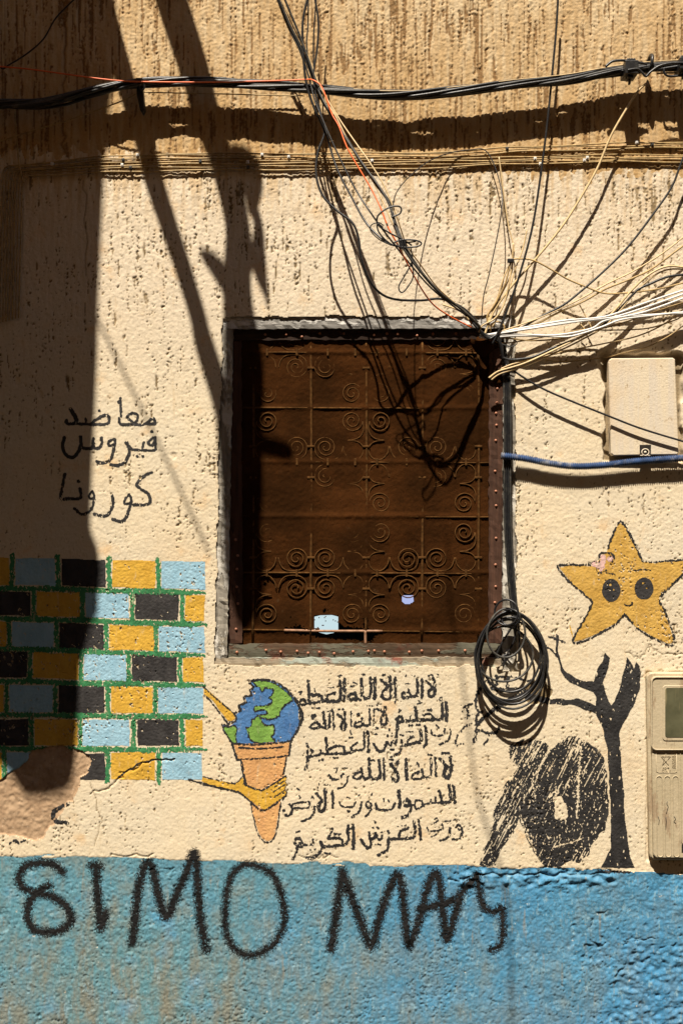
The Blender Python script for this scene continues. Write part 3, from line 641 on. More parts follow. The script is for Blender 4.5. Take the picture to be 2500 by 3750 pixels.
T2 = mkline(p1, f, [(36, [(520, 800), (440, 850), (430, 895), (530, 895), (560, 860), (520, 800)]), (34, [(550, 875), (630, 885), (690, 900), (722, 850), (720, 640)]), (40, [(630, 650), (640, 800), (688, 895)]), (26, [(778, 600), (785, 750), (795, 915)]), (34, [(845, 675), (925, 740), (975, 830), (982, 890), (940, 925), (900, 880), (930, 815), (965, 740), (965, 640)]), (18, [(1068, 630), (1066, 870)]),
    (32, [(1355, 610), (1368, 740), (1365, 835), (1300, 862), (1252, 830), (1240, 750)]), (32, [(1240, 790), (1135, 812), (1130, 870), (1210, 872), (1255, 825)]), (22, [(1425, 600), (1430, 720), (1428, 855)]), (34, [(450, 700), (500, 695), (470, 740)]), (20, [(455, 575), (570, 578)]), (14, [(680, 580), (690, 592)]), (18, [(860, 602), (950, 598)]), (52, [(1185, 685)]), (14, [(1300, 542), (1390, 545)])]) + \
    mkline(p2, f, [(16, [(1075, 440), (1095, 408), (1125, 425), (1115, 460), (1080, 455)]), (42, [(1120, 510), (1128, 640), (1120, 745), (1000, 762), (750, 772), (600, 785), (500, 790), (440, 808), (402, 770), (440, 718), (490, 740), (475, 795)]), (46, [(1180, 495), (1195, 630), (1190, 770)]), (28, [(830, 692), (880, 672), (940, 682), (985, 735), (1040, 758)]), (42, [(700, 565), (712, 660), (722, 770)]), (30, [(620, 712), (620, 780)]), (42, [(408, 780), (412, 900), (388, 1035)]),
    (30, [(903, 605)]), (34, [(942, 610)]), (30, [(598, 862)]), (28, [(642, 860)]), (26, [(725, 850), (775, 840)]), (28, [(380, 440), (375, 495)]), (14, [(730, 505), (795, 488), (750, 460)]), (36, [(85, 597), (140, 622), (185, 650)]), (42, [(228, 570), (200, 650), (238, 760), (238, 820), (195, 845), (160, 810), (165, 720), (195, 640)]), (16, [(95, 530), (150, 515)]), (14, [(440, 600), (470, 620), (435, 640)])])
T3 = mkline(p1, f, [(34, [(1328, 950), (1345, 1100), (1342, 1280)]), (34, [(1272, 970), (1280, 1130), (1270, 1225), (1180, 1250), (1090, 1262), (1078, 1200), (1160, 1130)]), (38, [(1085, 1280), (960, 1300), (820, 1308), (700, 1308)]), (34, [(690, 1245), (790, 1200), (890, 1182), (948, 1208), (975, 1290)]), (36, [(662, 1060), (680, 1180), (690, 1290)]), (30, [(580, 1250), (600, 1300), (700, 1312)]),
    (32, [(600, 1302), (520, 1330), (460, 1342), (400, 1350), (368, 1305), (380, 1250), (430, 1240), (462, 1280), (440, 1340)]), (36, [(375, 1340), (380, 1440), (335, 1560)]), (30, [(785, 1115)]), (36, [(365, 1150), (380, 1195)]), (26, [(560, 1412)]), (28, [(612, 1400)]), (20, [(1055, 940), (1070, 990)]), (20, [(1030, 1048), (1090, 1050)]), (20, [(735, 1372), (850, 1368)])]) + \
    mkline(p2, f, [(28, [(950, 930), (980, 1005), (1060, 1020), (1140, 1000), (1160, 915)]), (26, [(1250, 920), (1252, 1010), (1205, 1110), (1090, 1158)]), (34, [(855, 870), (870, 1020), (868, 1175)]), (44, [(780, 935), (790, 1020), (785, 1105), (680, 1140), (600, 1160), (500, 1172)]), (32, [(652, 1030), (590, 1085), (572, 1140)]), (32, [(475, 1090), (485, 1200), (440, 1290), (310, 1360)]),
    (36, [(390, 1090), (382, 1145), (330, 1115), (298, 1178), (240, 1118), (222, 1200), (160, 1270), (90, 1240), (30, 1140)]), (16, [(555, 965), (660, 952)]), (18, [(260, 1000), (262, 1045)]), (18, [(320, 990), (322, 1030)]), (22, [(460, 1010), (510, 1015)]), (22, [(275, 915), (278, 940)]), (24, [(300, 1240), (355, 1245)]), (18, [(60, 885), (90, 900), (60, 920)]), (14, [(45, 1000), (95, 997)]), (16, [(1030, 850), (1070, 900)]), (14, [(815, 1160), (822, 1215)])])
T4 = mkline(p4, f, [(42, [(1090, -100), (1160, -10), (1195, 40)]), (46, [(1262, -115), (1272, 20), (1250, 150), (1200, 215), (1145, 165), (1170, 80), (1200, 30)]), (34, [(1012, -105), (1022, 40), (1025, 185)]), (36, [(938, -95), (945, 60), (935, 180), (860, 210), (815, 150), (800, 70)]), (36, [(800, 120), (675, 145), (655, 225), (760, 225), (830, 195)]), (46, [(545, -90), (556, 80), (560, 235)]),
    (42, [(305, -10), (375, 80), (425, 190), (395, 270), (330, 205), (365, 120), (415, -50)]), (32, [(190, -95), (200, 80), (198, 240)]), (42, [(122, -65), (132, 80), (130, 190), (50, 235), (-20, 200), (-35, 90), (-45, -100)]), (36, [(1120, -180), (1220, -182)]), (26, [(905, -160), (965, -150)]), (20, [(700, 10), (740, -20), (755, 30)]), (24, [(0, -70), (40, -62)]), (20, [(280, -82), (340, -78)])]) + \
    mkline(p3, f, [(34, [(1318, 65), (1338, 165), (1385, 230), (1450, 195)]), (34, [(1320, 105), (1210, 150), (1185, 210), (1270, 222), (1330, 185)]), (32, [(805, 155), (845, 228), (940, 232), (1030, 150)]), (28, [(1105, 180), (1082, 290), (1022, 358), (940, 380)]), (18, [(890, 60), (940, 50), (915, 120)]), (22, [(1045, 50), (1095, 55)])])
T5 = mkline(p4, f, [(40, [(1300, 335), (1316, 480), (1320, 605)]), (42, [(1240, 335), (1250, 480), (1252, 595), (1100, 606)]), (26, [(1100, 608), (980, 612), (880, 625), (810, 640)]), (36, [(1068, 420), (1100, 500), (1118, 580)]), (24, [(1020, 520), (1020, 600)]), (24, [(940, 560), (940, 615)]), (26, [(820, 640), (790, 582), (705, 575), (690, 670), (725, 708), (820, 660)]), (28, [(690, 645), (620, 640)]), (40, [(560, 545), (520, 610), (560, 665), (615, 620), (570, 550)]), (36, [(620, 620), (632, 710), (580, 800), (485, 845)]),
    (42, [(432, 420), (448, 560), (452, 685)]), (30, [(70, 615), (95, 705), (200, 722), (320, 700), (370, 612)]), (24, [(193, 545), (197, 580)]), (20, [(270, 555), (272, 590)])]) + \
    mkline(p3, f, [(28, [(1430, 575), (1390, 650), (1440, 690), (1480, 640), (1430, 575)]), (26, [(1480, 640), (1465, 735), (1385, 818)]), (32, [(1322, 600), (1308, 700), (1262, 768), (1172, 838)]), (24, [(970, 600), (1010, 668), (1100, 675), (1180, 668), (1225, 592)]), (28, [(1112, 740)]), (16, [(1090, 515), (1130, 525)]), (14, [(1265, 495), (1290, 490)]), (26, [(1480, 470)]), (34, [(855, 420), (865, 560), (862, 688)]), (36, [(598, 460), (650, 515), (700, 570)]), (46, [(738, 410), (745, 560), (738, 680), (682, 745), (638, 690), (655, 615), (705, 570)]),
    (32, [(570, 670), (562, 770), (500, 850), (372, 900)]), (26, [(470, 602), (340, 602), (250, 620), (205, 660)]), (26, [(250, 690), (360, 692), (470, 688), (500, 640), (480, 602)]), (32, [(165, 632), (208, 660), (218, 740), (165, 806), (105, 800), (80, 722)]), (18, [(668, 270), (640, 330), (622, 400)]), (18, [(740, 325), (810, 325)]), (16, [(290, 380), (335, 400)]), (20, [(335, 505), (350, 525)]), (20, [(515, 535), (545, 505), (560, 540)])])
T6 = mkline(p4, f, [(30, [(1350, 1000), (1385, 960), (1430, 1020), (1442, 1110), (1385, 1185), (1285, 1192)]), (22, [(1360, 1005), (1400, 1045)]), (32, [(1250, 1010), (1242, 1110), (1182, 1188), (1090, 1215)]), (26, [(885, 1010), (920, 1058), (1010, 1055), (1100, 1042), (1142, 1000), (1125, 950)]), (14, [(1040, 1110), (945, 1150)]), (18, [(1000, 870), (1040, 850), (1050, 890), (1000, 930)]), (38, [(752, 885), (768, 1050), (782, 1195)]), (38, [(668, 900), (695, 1050), (672, 1155), (560, 1172), (450, 1182), (270, 1180)]), (34, [(580, 1010), (480, 1050), (440, 1110), (440, 1165)]), (38, [(265, 1190), (268, 1300), (230, 1372), (105, 1440)]),
    (32, [(165, 1080), (160, 1168), (115, 1185), (60, 1085), (30, 1165), (-20, 1170)]), (28, [(260, 1050), (280, 1085)]), (24, [(85, 1000), (110, 1020)]), (18, [(15, 1000), (30, 1010)]), (18, [(45, 895), (55, 915)]), (16, [(410, 985), (540, 967)]), (16, [(65, 1275), (140, 1270)]), (16, [(1180, 905), (1260, 895)]), (18, [(1310, 880), (1410, 887)])]) + \
    mkline(p3, f, [(32, [(1540, 1085), (1530, 1160), (1460, 1180), (1440, 1075)]), (38, [(1460, 1180), (1465, 1300), (1412, 1325), (1365, 1270), (1312, 1190)]), (44, [(1185, 970), (1195, 1150), (1190, 1335)]), (38, [(1105, 970), (1112, 1120), (1105, 1220), (1040, 1275), (900, 1290), (800, 1302), (700, 1312)]), (34, [(850, 1030), (820, 1110), (795, 1170), (900, 1172), (1000, 1180), (1022, 1265)]), (42, [(665, 1230), (698, 1325), (630, 1418), (560, 1478), (452, 1490)]), (30, [(545, 1200), (548, 1268), (470, 1278), (400, 1280)]), (40, [(400, 1280), (340, 1295), (275, 1275), (262, 1200), (320, 1172), (368, 1220), (330, 1270)]), (32, [(290, 1320), (290, 1400), (230, 1500)]), (26, [(505, 1362)]), (28, [(570, 1342)]), (22, [(735, 1415), (820, 1408)]), (28, [(895, 1100), (985, 1105)]), (22, [(290, 1080), (335, 1060)])])
T1, T2, T3, T4, T5, T6 = [[(w_ * 1.24, p_) for w_, p_ in L_] for L_ in (T1, T2, T3, T4, T5, T6)]
text('prayer_writing', [T1, T2, T3, T4, T5, T6], 'six lines of black Arabic handwriting beneath the window', .8, .35)
f5c = crop(0, 2650, f5)
for pts, lab in (([(285, 328, 14), (235, 350, 16), (216, 375, 20), (232, 400, 18), (280, 406, 12)], 'leftover black hook-shaped stroke at the right edge of the fallen plaster'), ([(38, 495, 6), (62, 478, 10), (75, 490, 8), (102, 478, 10)], 'small black squiggle below the fallen plaster')):
    ov = field(); add_stroke(ov, f5c(pts)); m_ = (ov + 1.5 * EN > 0) & (DRY < 1.3); tag(skin('leftover_stroke', m_, M['black'], None, 1), lab, 'writing')

# ---- sprayed tag on the blue band
gt = thing('spray_graffiti', W(950, 3350, 0), 'large black sprayed letters SIMO MAS across the blue band', 'graffiti')
q1 = crop(0, 3050, 1.116); q2 = crop(1000, 3050, 1.116)
LET = [(q1, 25, [[(205, 130), (182, 106), (130, 98), (82, 112), (62, 148), (80, 182), (118, 196), (175, 210), (220, 245), (234, 285), (205, 316), (150, 326), (106, 310), (90, 265), (100, 222), (130, 192), (160, 172)]]),
       (q1, 26, [[(315, 108), (318, 180), (325, 250), (330, 312)], [(345, 262), (338, 300)], [(302, 108), (326, 112)]]),
       (q1, 27, [[(435, 358), (445, 280), (455, 180), (478, 105), (498, 112), (515, 180), (545, 275), (580, 200), (612, 130), (635, 68), (645, 100), (650, 200), (660, 300), (678, 382)]]),
       (q1, 21, [[(830, 104), (880, 124), (910, 165), (930, 230), (933, 290), (916, 340), (880, 380), (830, 402), (790, 394), (755, 360), (740, 310), (740, 230), (755, 150), (790, 110), (830, 104)]]),
       (q2, 27, [[(190, 382), (205, 280), (225, 150), (228, 132), (260, 220), (290, 300), (322, 372), (345, 290), (375, 200), (405, 138), (420, 170), (430, 260), (440, 350), (447, 372)]]),
       (q2, 26, [[(447, 372), (480, 280), (508, 175), (535, 132), (550, 200), (560, 290), (570, 352), (590, 290), (610, 220)], [(482, 250), (540, 236), (600, 215), (640, 170), (668, 140)]]),
       (q2, 22, [[(668, 140), (676, 190), (688, 240), (720, 260), (748, 250), (752, 300), (748, 362), (716, 384)]])]
for cr, w_, strokes in LET:
    Fd = field()
    for s_ in strokes: add_stroke(Fd, cr([(x, y, w_ * .97) for x, y in s_]), sm=4)
    mm = spray(Fd + .8, 15) & ~((PITc > .95) & (WH > .5))
    skin('sprayed_letter', mm, M['spray'], gt, 1)
# ------------------------------------------------------------------ window
def wood_mat(name, base, flake, under, vert=True, fl=.5):
    m = bpy.data.materials.new(name); g = G(m); g.rough(.8, .2)
    s_ = (1, 1, .08) if vert else (.08, 1, 1)
    gr = g.noise(70, 6, stretch=s_, rough=.65); fk = g.noise(16, 6, stretch=(1, 1, .25) if vert else (.25, 1, 1), rough=.7)
    c = g.mix(g.ramp(gr, .35, .65), base, tuple(x * .55 for x in base)); c = g.mix(g.ramp(fk, fl, fl + .06), c, flake)
    c = g.mix(g.ramp(g.noise(9, 6, rough=.7), .56, .66, 0, .8), c, under)
    g.color(c); g.bump(g.math('ADD', gr, g.math('MULTIPLY', g.ramp(fk, fl, fl + .05), .8)), .0022); return m
M['wood_v'] = wood_mat('weathered_jamb', (.30, .27, .22), (.50, .47, .41), (.36, .29, .18))
M['wood_h'] = wood_mat('weathered_lintel', (.36, .34, .31), (.58, .56, .52), (.24, .22, .20), False)
M['wood_s'] = wood_mat('flaking_sill', (.33, .27, .19), (.30, .33, .28), (.20, .055, .035), False)
M['batten_r'] = wood_mat('red_brown_batten', (.080, .038, .023), (.11, .055, .035), (.05, .034, .024), True, .55)
M['batten_d'] = wood_mat('dark_batten', (.045, .026, .018), (.075, .045, .032), (.03, .02, .015), False, .6)
M['batten_g'] = wood_mat('greenish_batten', (.10, .062, .036), (.105, .098, .070), (.08, .028, .016), False, .5)
M['rivet'] = simple('copper_rivet', (.32, .13, .07), .45, .3, 200, 0, .5)
M['iron'] = simple('rusty_iron', (.075, .035, .011), .95, .4, 80, .0004, .05)
M['barpale'] = simple('bare_iron_bar', (.26, .14, .08), .6, .3, 60, .0004, .3)  # paler than the other grille iron, for the stretch exposed in the tear
def screen_mat():
    m = bpy.data.materials.new('rusted_screen'); g = G(m); g.rough(.95, .02)
    c = g.mix(g.ramp(g.noise(4, 7, rough=.65), .38, .64), (.023, .0084, .0024), (.054, .0185, .0048))
    c = g.mix(g.ramp(g.noise(30, 6, rough=.7), .62, .72, 0, .5), c, (.075, .045, .022))
    c = g.mix(g.ramp(g.noise(260, 3), .45, .75, 0, .6), c, (.015, .007, .003))
    X, Y, Z = g.sep()
    wv = g.math('MULTIPLY', g.math('SINE', g.math('MULTIPLY', X, 2200)), g.math('SINE', g.math('MULTIPLY', Z, 2200)))
    c = g.mix(g.ramp(wv, -.2, .8, 0, .45), c, (.050, .022, .006)); g.color(c)
    g.bump(g.math('ADD', g.noise(300, 3), g.math('MULTIPLY', wv, .3)), .0009); return m
M['screen'] = screen_mat()
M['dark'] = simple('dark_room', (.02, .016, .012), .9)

win_t = thing('window', W(1340, 2440, 0), 'old window with weathered frame and rust-brown mesh screen over a scrollwork grille', 'window')
def warped(poly, d0, d1, name, mat, sub_=14, amp=.0012, seed=0, parent=win_t):
    """frame member: quad given by corner px (tl,tr,br,bl), front at d1, gridded and slightly uneven"""
    r = np.random.default_rng(seed); (tl, tr_, br_, bl) = [np.array(p, float) for p in poly]
    Lh = np.linalg.norm(tr_ - tl); Lv = np.linalg.norm(bl - tl); nu = max(2, int(Lh / sub_)); nv = max(2, int(Lv / sub_))
    V = []
    for j in range(nv + 1):
        for i in range(nu + 1):
            u, v = i / nu, j / nv; p = (tl * (1 - u) + tr_ * u) * (1 - v) + (bl * (1 - u) + br_ * u) * v
            e = (i in (0, nu)) or (j in (0, nv)); p = p + r.normal(0, 1.4, 2) * (1 if e else .3)
            V.append(W(p[0], p[1], d1 + r.normal() * amp - (.002 if e else 0)))
    F = [(j * (nu + 1) + i, (j + 1) * (nu + 1) + i, (j + 1) * (nu + 1) + i + 1, j * (nu + 1) + i + 1) for j in range(nv) for i in range(nu)]
    ring = [i for i in range(nu + 1)] + [j * (nu + 1) + nu for j in range(1, nv + 1)] + [nv * (nu + 1) + i for i in range(nu - 1, -1, -1)] + [j * (nu + 1) for j in range(nv - 1, 0, -1)]
    n0 = len(V)
    for k in ring: V.append((V[k][0], -d0, V[k][2]))
    for a in range(len(ring)):
        b = (a + 1) % len(ring); F.append((ring[a], ring[b], n0 + b, n0 + a))
    return mk(name, V, F, mat, parent, smooth_sh=False)
warped([(810, 1205), (853, 1205), (832, 2412), (778, 2412)], -.06, -.006, 'frame_jamb', M['wood_v'], seed=1)
warped([(1843, 1205), (1892, 1205), (1903, 2470), (1838, 2470)], -.06, -.008, 'frame_jamb', M['wood_v'], seed=2)
warped([(806, 1146), (1894, 1144), (1894, 1202), (806, 1204)], -.06, -.006, 'frame_lintel', M['wood_h'], seed=3)
warped([(776, 2410), (1836, 2408), (1836, 2448), (776, 2448)], -.06, -.006, 'frame_sill', M['wood_s'], seed=4)
# battens with rivets
def batten(poly, mat, riv, seed, d1=-.022):
    b = warped(poly, -.036, d1, 'batten', mat, 16, .0006, seed)
    for x, y in riv:
        x += rng.normal() * 3; y += rng.normal() * 3
        c = np.array(W(x, y, d1 + .001)); rr = .0052; V = [c + (0, -.004, 0)]; F = []
        for ring, (q, h) in enumerate(((.6, .0033), (1, 0))):
            for k in range(8): a = k * math.pi / 4; V.append(c + (rr * q * math.cos(a), -h, rr * q * math.sin(a)))
        for k in range(8): k2 = (k + 1) % 8; F.append((0, 1 + k2, 1 + k)); F.append((1 + k, 1 + k2, 9 + k2, 9 + k))
        mk('rivet', np.array(V), F, M['rivet'], b)
batten([(853, 1206), (1842, 1206), (1842, 1242), (853, 1246)], M['batten_d'], [(x, 1225) for x in (972, 1048, 1100, 1175, 1258, 1372, 1416, 1460, 1528, 1585, 1664)], 11)
batten([(853, 1248), (884, 1248), (888, 2356), (832, 2356)], M['batten_r'], [(868, y) for y in (1978, 2030, 2085, 2150, 2210, 2302)], 12)
batten([(1790, 1248), (1841, 1248), (1838, 2356), (1788, 2356)], M['batten_r'], [(1816, y) for y in (1428, 1478, 1514, 1560, 1616, 1724, 1795, 1848, 1970, 2073, 2150, 2208)], 13)
batten([(832, 2358), (1838, 2356), (1836, 2406), (834, 2408)], M['batten_g'], [(x, 2386) for x in (868, 968, 1030, 1090, 1128, 1172, 1222, 1290, 1346, 1372, 1408, 1500, 1544, 1604, 1704, 1815)], 14)
# mesh screen
SXr = np.arange(850, 1846, 4.0); SYr = np.arange(1208, 2408, 4.0); A_, B_ = np.meshgrid(SXr, SYr)
sn = gnoise(A_.shape, 14, 14, 31); sn2 = gnoise(A_.shape, 4, 30, 32)
SD = -.034 + .0022 * sn + .0006 * sn2 + .0004 * gnoise(A_.shape, .7, .7, 33)
SD += .045 * np.exp(-((A_ - 1788) / 42) ** 2 - ((B_ - 1252) / 26) ** 2) - .004 * np.exp(-((A_ - 1790) / 60) ** 2 - ((B_ - 1330) / 30) ** 2)
SD += .020 * np.exp(-((A_ - 1822) / 22) ** 2 - ((B_ - 1395) / 30) ** 2)
barsx = [927, 1138, 1340, 1545, 1750]; barsy = [1290, 1493, 1691, 1890, 2097, 2309]
for b in barsx: SD += .0035 * np.exp(-((A_ - b) / 9) ** 2)
for b in barsy: SD += .0035 * np.exp(-((B_ - b) / 9) ** 2)
fpp = (CD - SD) / CD
SV = np.stack([(A_ - 1250) * K * fpp, -SD, CZ + (1875 - B_) * K * fpp], -1).reshape(-1, 3)
si = np.arange(A_.size).reshape(A_.shape); SQ = np.stack([si[1:, :-1], si[1:, 1:], si[:-1, 1:], si[:-1, :-1]], -1)
HOLE = [(1040, 2290), (1060, 2302), (1085, 2292), (1104, 2284), (1106, 2303), (1130, 2304), (1160, 2306), (1200, 2290), (1215, 2276), (1245, 2280), (1258, 2292), (1330, 2300), (1333, 2265), (1345, 2265), (1348, 2302), (1400, 2310), (1372, 2332), (1360, 2352), (1310, 2345), (1240, 2342), (1170, 2335), (1130, 2325), (1090, 2327), (1088, 2318), (1045, 2314)]
ca_, cb_ = A_[:-1, :-1] + 2, B_[:-1, :-1] + 2
hn = rng.normal(0, 2.5, ca_.shape); hm = inpoly(HOLE, ca_ + hn, cb_ + hn)
upper = (ca_ > 1150) & (ca_ < 1240) & (cb_ > 2253) & (cb_ < 2300); hm |= upper & (rng.random(ca_.shape) < .95)
hm |= inpoly([(1472, 2180), (1512, 2178), (1514, 2205), (1500, 2212), (1480, 2211), (1472, 2204)], ca_, cb_) & (rng.random(ca_.shape) < .97)
for cx, cy, r_ in ((970, 2138, 7), (1190, 2235, 6), (1065, 2260, 5), (1745, 1335, 6)): hm |= np.hypot(ca_ - cx, cb_ - cy) + hn < r_
q = SQ[~hm]; mk('mesh_screen', SV, q, M['screen'], win_t)
# dark recess
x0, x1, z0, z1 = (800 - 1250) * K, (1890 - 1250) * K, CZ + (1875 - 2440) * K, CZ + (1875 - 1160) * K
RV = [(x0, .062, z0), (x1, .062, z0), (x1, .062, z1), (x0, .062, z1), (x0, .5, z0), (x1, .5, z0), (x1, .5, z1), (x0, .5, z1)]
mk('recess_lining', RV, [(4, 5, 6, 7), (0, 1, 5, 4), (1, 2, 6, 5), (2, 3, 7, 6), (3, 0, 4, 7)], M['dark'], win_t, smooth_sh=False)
# grille behind / pressed into the screen
DG = -.0336
def gbar(pts, r, name='grille_bar', mat='iron', d=DG, n=6, sides=7):
    P = smooth(pts, n); V, F = tube_vf([W(x, y, d) for x, y in P], r, sides); return mk(name, V, F, M[mat], win_t)
for b in barsx: gbar([(b, 1250), (b + 2, 1700), (b - 1, 2354)], .0048)
for b in barsy[:-1]: gbar([(888, b), (1340, b + 2), (1788, b + 4)], .0035)
gbar([(888, 2306), (1040, 2308)], .0035); gbar([(1400, 2311), (1600, 2313), (1788, 2315)], .0035)
gbar([(1040, 2308), (1200, 2311), (1400, 2311)], .0048, 'exposed_bar', 'barpale'); gbar([(1337, 2309), (1338, 2360)], .005, 'exposed_bar', 'barpale', DG + .002)
def spiral(cx, cy, r1, turns, a_end, sgn, n=40):
    P = []
    for k in range(n + 1):
        t = k / n; a = a_end - sgn * (1 - t) * turns * 2 * math.pi; r_ = 4 + (r1 - 4) * t ** .8; P.append((cx + r_ * math.cos(a), cy + r_ * math.sin(a)))
    return P
def scroll_mesh(pts, r):
    P = np.array(pts, float); V, F = tube_vf([(x * K, 0, -y * K) for x, y in P], r, 6); me = bpy.data.meshes.new('scroll')
    me.from_pydata(np.asarray(V).tolist(), [], F); me.polygons.foreach_set('use_smooth', [True] * len(me.polygons)); me.materials.append(M['iron']); return me
# quadrant curves, drawn for the upper right of a crossing
A_pts = spiral(54, -54, 40, 2.1, math.pi, -1) + smooth([(14, -54), (20, -28), (38, -13), (62, -8), (92, -12), (110, -28), (120, -58)], 4).tolist()[1:]
B1 = smooth([(84, -58), (80, -34), (62, -13), (42, -8), (22, -16), (10, -38), (14, -60), (32, -75), (68, -80)], 4).tolist()
B2 = smooth([(68, -80), (40, -84), (18, -98), (9, -122), (12, -150)], 4).tolist() + [(54 - (x - 54), y) for x, y in []]
sp = spiral(52, -152, 40, 2.1, math.pi, 1); B2 = B2 + sp[::-1][1:]
mA, mB1, mB2 = scroll_mesh(A_pts, .0023), scroll_mesh(B1, .0023), scroll_mesh(B2, .0023)
band_me = bpy.data.meshes.new('collar'); bv, bf = box_vf(-.013, .013, -.007, .006, -.004, .004, .002); band_me.from_pydata([tuple(v) for v in bv], [], bf); band_me.materials.append(M['iron'])
org = np.array(win_t['_org'])
def put(me, x, y, sx, sy, name, d=DG + .0005, rot=0):
    o = bpy.data.objects.new(name, me); COL.objects.link(o); o.parent = win_t; o.location = tuple(np.array(W(x, y, d)) - org); o.scale = (sx, 1, sy); o.rotation_euler = (0, rot, 0)
for yy in (1291, 1692, 2099):
    dd = DG + (.0002 if yy > 1900 else -.0006 if yy > 1500 else -.0020)
    for bx in barsx:
        A = bx in (1138, 1545)
        for sx in (-1, 1):
            if bx == 927 and sx < 0 or bx == 1750 and sx > 0: continue
            for sy in (-1, 1):
                if yy == 1291 and sy > 0 and False: continue
                if yy == 1291 and sy == 1 and not A: pass
                if A: put(mA, bx, yy, sx, sy, 'scroll', dd)
                else:
                    put(mB1, bx, yy, sx, sy, 'scroll', dd)
                    if not (yy == 1291 and sy == 1): put(mB2, bx, yy, sx, sy, 'scroll', dd)
        for s_ in (-1, 1): put(band_me, bx, yy + 57 * s_, 1, 1, 'collar', DG - .001)
    for hx in (978, 1087, 1200, 1300, 1380, 1488, 1600, 1705): put(band_me, hx, yy, 1, 1, 'collar', DG - .0015, math.pi / 2)
# torn cloth pouch under the point where the cables meet
PV = []; PF = []; nu, nv = 16, 10
for j in range(nv + 1):
    for i in range(nu + 1):
        u = i / nu; v_ = j / nv; x = 1722 + 108 * u; y = 1238 + 62 * v_ * math.sin(math.pi * (.12 + .76 * u)) + 10 * math.sin(u * 5); d = -.02 + .062 * math.sin(math.pi * u) * (math.cos(v_ * math.pi / 2) ** .6) + .004 * math.sin(9 * u + 3 * v_)
        PV.append(W(x, y, d))
for j in range(nv):
    for i in range(nu): a_ = j * (nu + 1) + i; PF.append((a_, a_ + nu + 1, a_ + nu + 2, a_ + 1))
mk('torn_pouch', PV, PF, M['screen'], win_t)
# two bits of daylight seen through the tears: openings at the far side of the room
lm = bpy.data.materials.new('daylight_pane'); g = G(lm); g.color((.6, .75, .8))
g.b.inputs['Emission Color'].default_value = (.72, .93, .98, 1); g.b.inputs['Emission Strength'].default_value = .42
lm2 = bpy.data.materials.new('daylight_pane_blue'); g = G(lm2); g.color((.6, .7, .85)); g.b.inputs['Emission Color'].default_value = (.55, .62, 1, 1); g.b.inputs['Emission Strength'].default_value = .42
pv, pf = prism_vf([(1151, 2260), (1172, 2255), (1215, 2254), (1238, 2260), (1238, 2308), (1220, 2318), (1195, 2323), (1168, 2316), (1151, 2308)], -.30, -.28)
tag(mk('lit_opening', pv, pf, lm, smooth_sh=False), 'pale glowing pane seen through the large tear at the bottom of the screen', 'pane')
pv, pf = prism_vf([(1472, 2178), (1512, 2177), (1514, 2203), (1503, 2212), (1482, 2212), (1472, 2204)], -.30, -.28)
tag(mk('lit_opening', pv, pf, lm2, smooth_sh=False), 'small bluish glowing pane seen through the little hole in the screen', 'pane')

# ------------------------------------------------------------------ cables
DS = 1.5944
def wire(pts, dep, r, mat, label, name='cable', scale=None, parent=None, n=7, sides=7, closed=False, group=None, cat='cable'):
    """pts in full-view px (x1.5944) unless scale is a function; dep: depths per point or one number"""
    P = np.array([(x * DS, y * DS) for x, y in pts] if scale is None else scale(pts), float)[:, :2]
    m_ = len(P); d = np.interp(np.linspace(0, 1, m_), np.linspace(0, 1, len(dep)), dep) if isinstance(dep, (list, tuple)) else np.full(m_, dep)
    Q3 = smooth(np.column_stack([P, d]), n, closed)
    V, F = tube_vf([W(x, y, dd) for x, y, dd in Q3], r, sides, closed)
    o = mk(name, V, F, M[mat], parent)
    if parent is None: tag(o, label, cat, group)
    return o
# main twisted bundle
cen = np.array([(-60, 240), (0, 240), (100, 236), (200, 212), (300, 193), (400, 187), (520, 190), (640, 198), (760, 207), (860, 216), (950, 216), (1060, 207), (1180, 194), (1300, 183), (1400, 166), (1480, 156), (1568, 150), (1630, 146)], float) * DS
cp = smooth(cen, 10); bun = thing('cable_bundle', W(1250, 330, .06), 'thick twisted bundle of black cables crossing the whole wall near the top', 'cable bundle')
s_len = np.concatenate([[0], np.cumsum(np.hypot(*np.diff(cp, axis=0).T))])
for k in range(12):
    inner = k >= 8
    ph = k * 2 * math.pi / (4 if inner else 8) + .4 * (k % 3); rad = 7.0 if inner else 13.5; tw = (2 * math.pi / 1000) * (1 if not inner else .9)
    th = ph + s_len * tw + .35 * np.sin(s_len / 260 + k); dd = .060 + (.018 if not inner else .009) * np.sin(th)
    yo = rad * np.cos(th) + 2.0 * np.sin(s_len / 170 + k * 1.7)
    th_r = (.0058, .0052, .0062, .0048, .0056, .0060, .0050, .0055, .006, .006, .006, .006)[k]
    V, F = tube_vf([W(x, y + o_, d_) for (x, y), o_, d_ in zip(cp, yo, dd)], th_r, 8); mk('cable_strand', V, F, M['cblack' if k % 3 else 'cgrey'], bun)
V, F = tube_vf([W(x, y - 17 - 4 * math.sin(x / 300), .07) for x, y in cp[int(len(cp) * .50):]], .0017, 6); mk('cable_strand', V, F, M['beige'], bun)
V, F = tube_vf([W(x, y + 14 + 6 * math.sin(x / 200), .035) for x, y in cp[int(len(cp) * .5):int(len(cp) * .9)]], .0032, 6); mk('cable_strand', V, F, M['cblack'], bun)
V, F = tube_vf([W(x, y + 26 - abs(x - 250) / 14, .05) for x, y in cp[int(len(cp) * .04):int(len(cp) * .36)]], .005, 6); mk('cable_strand', V, F, M['cblack'], bun)
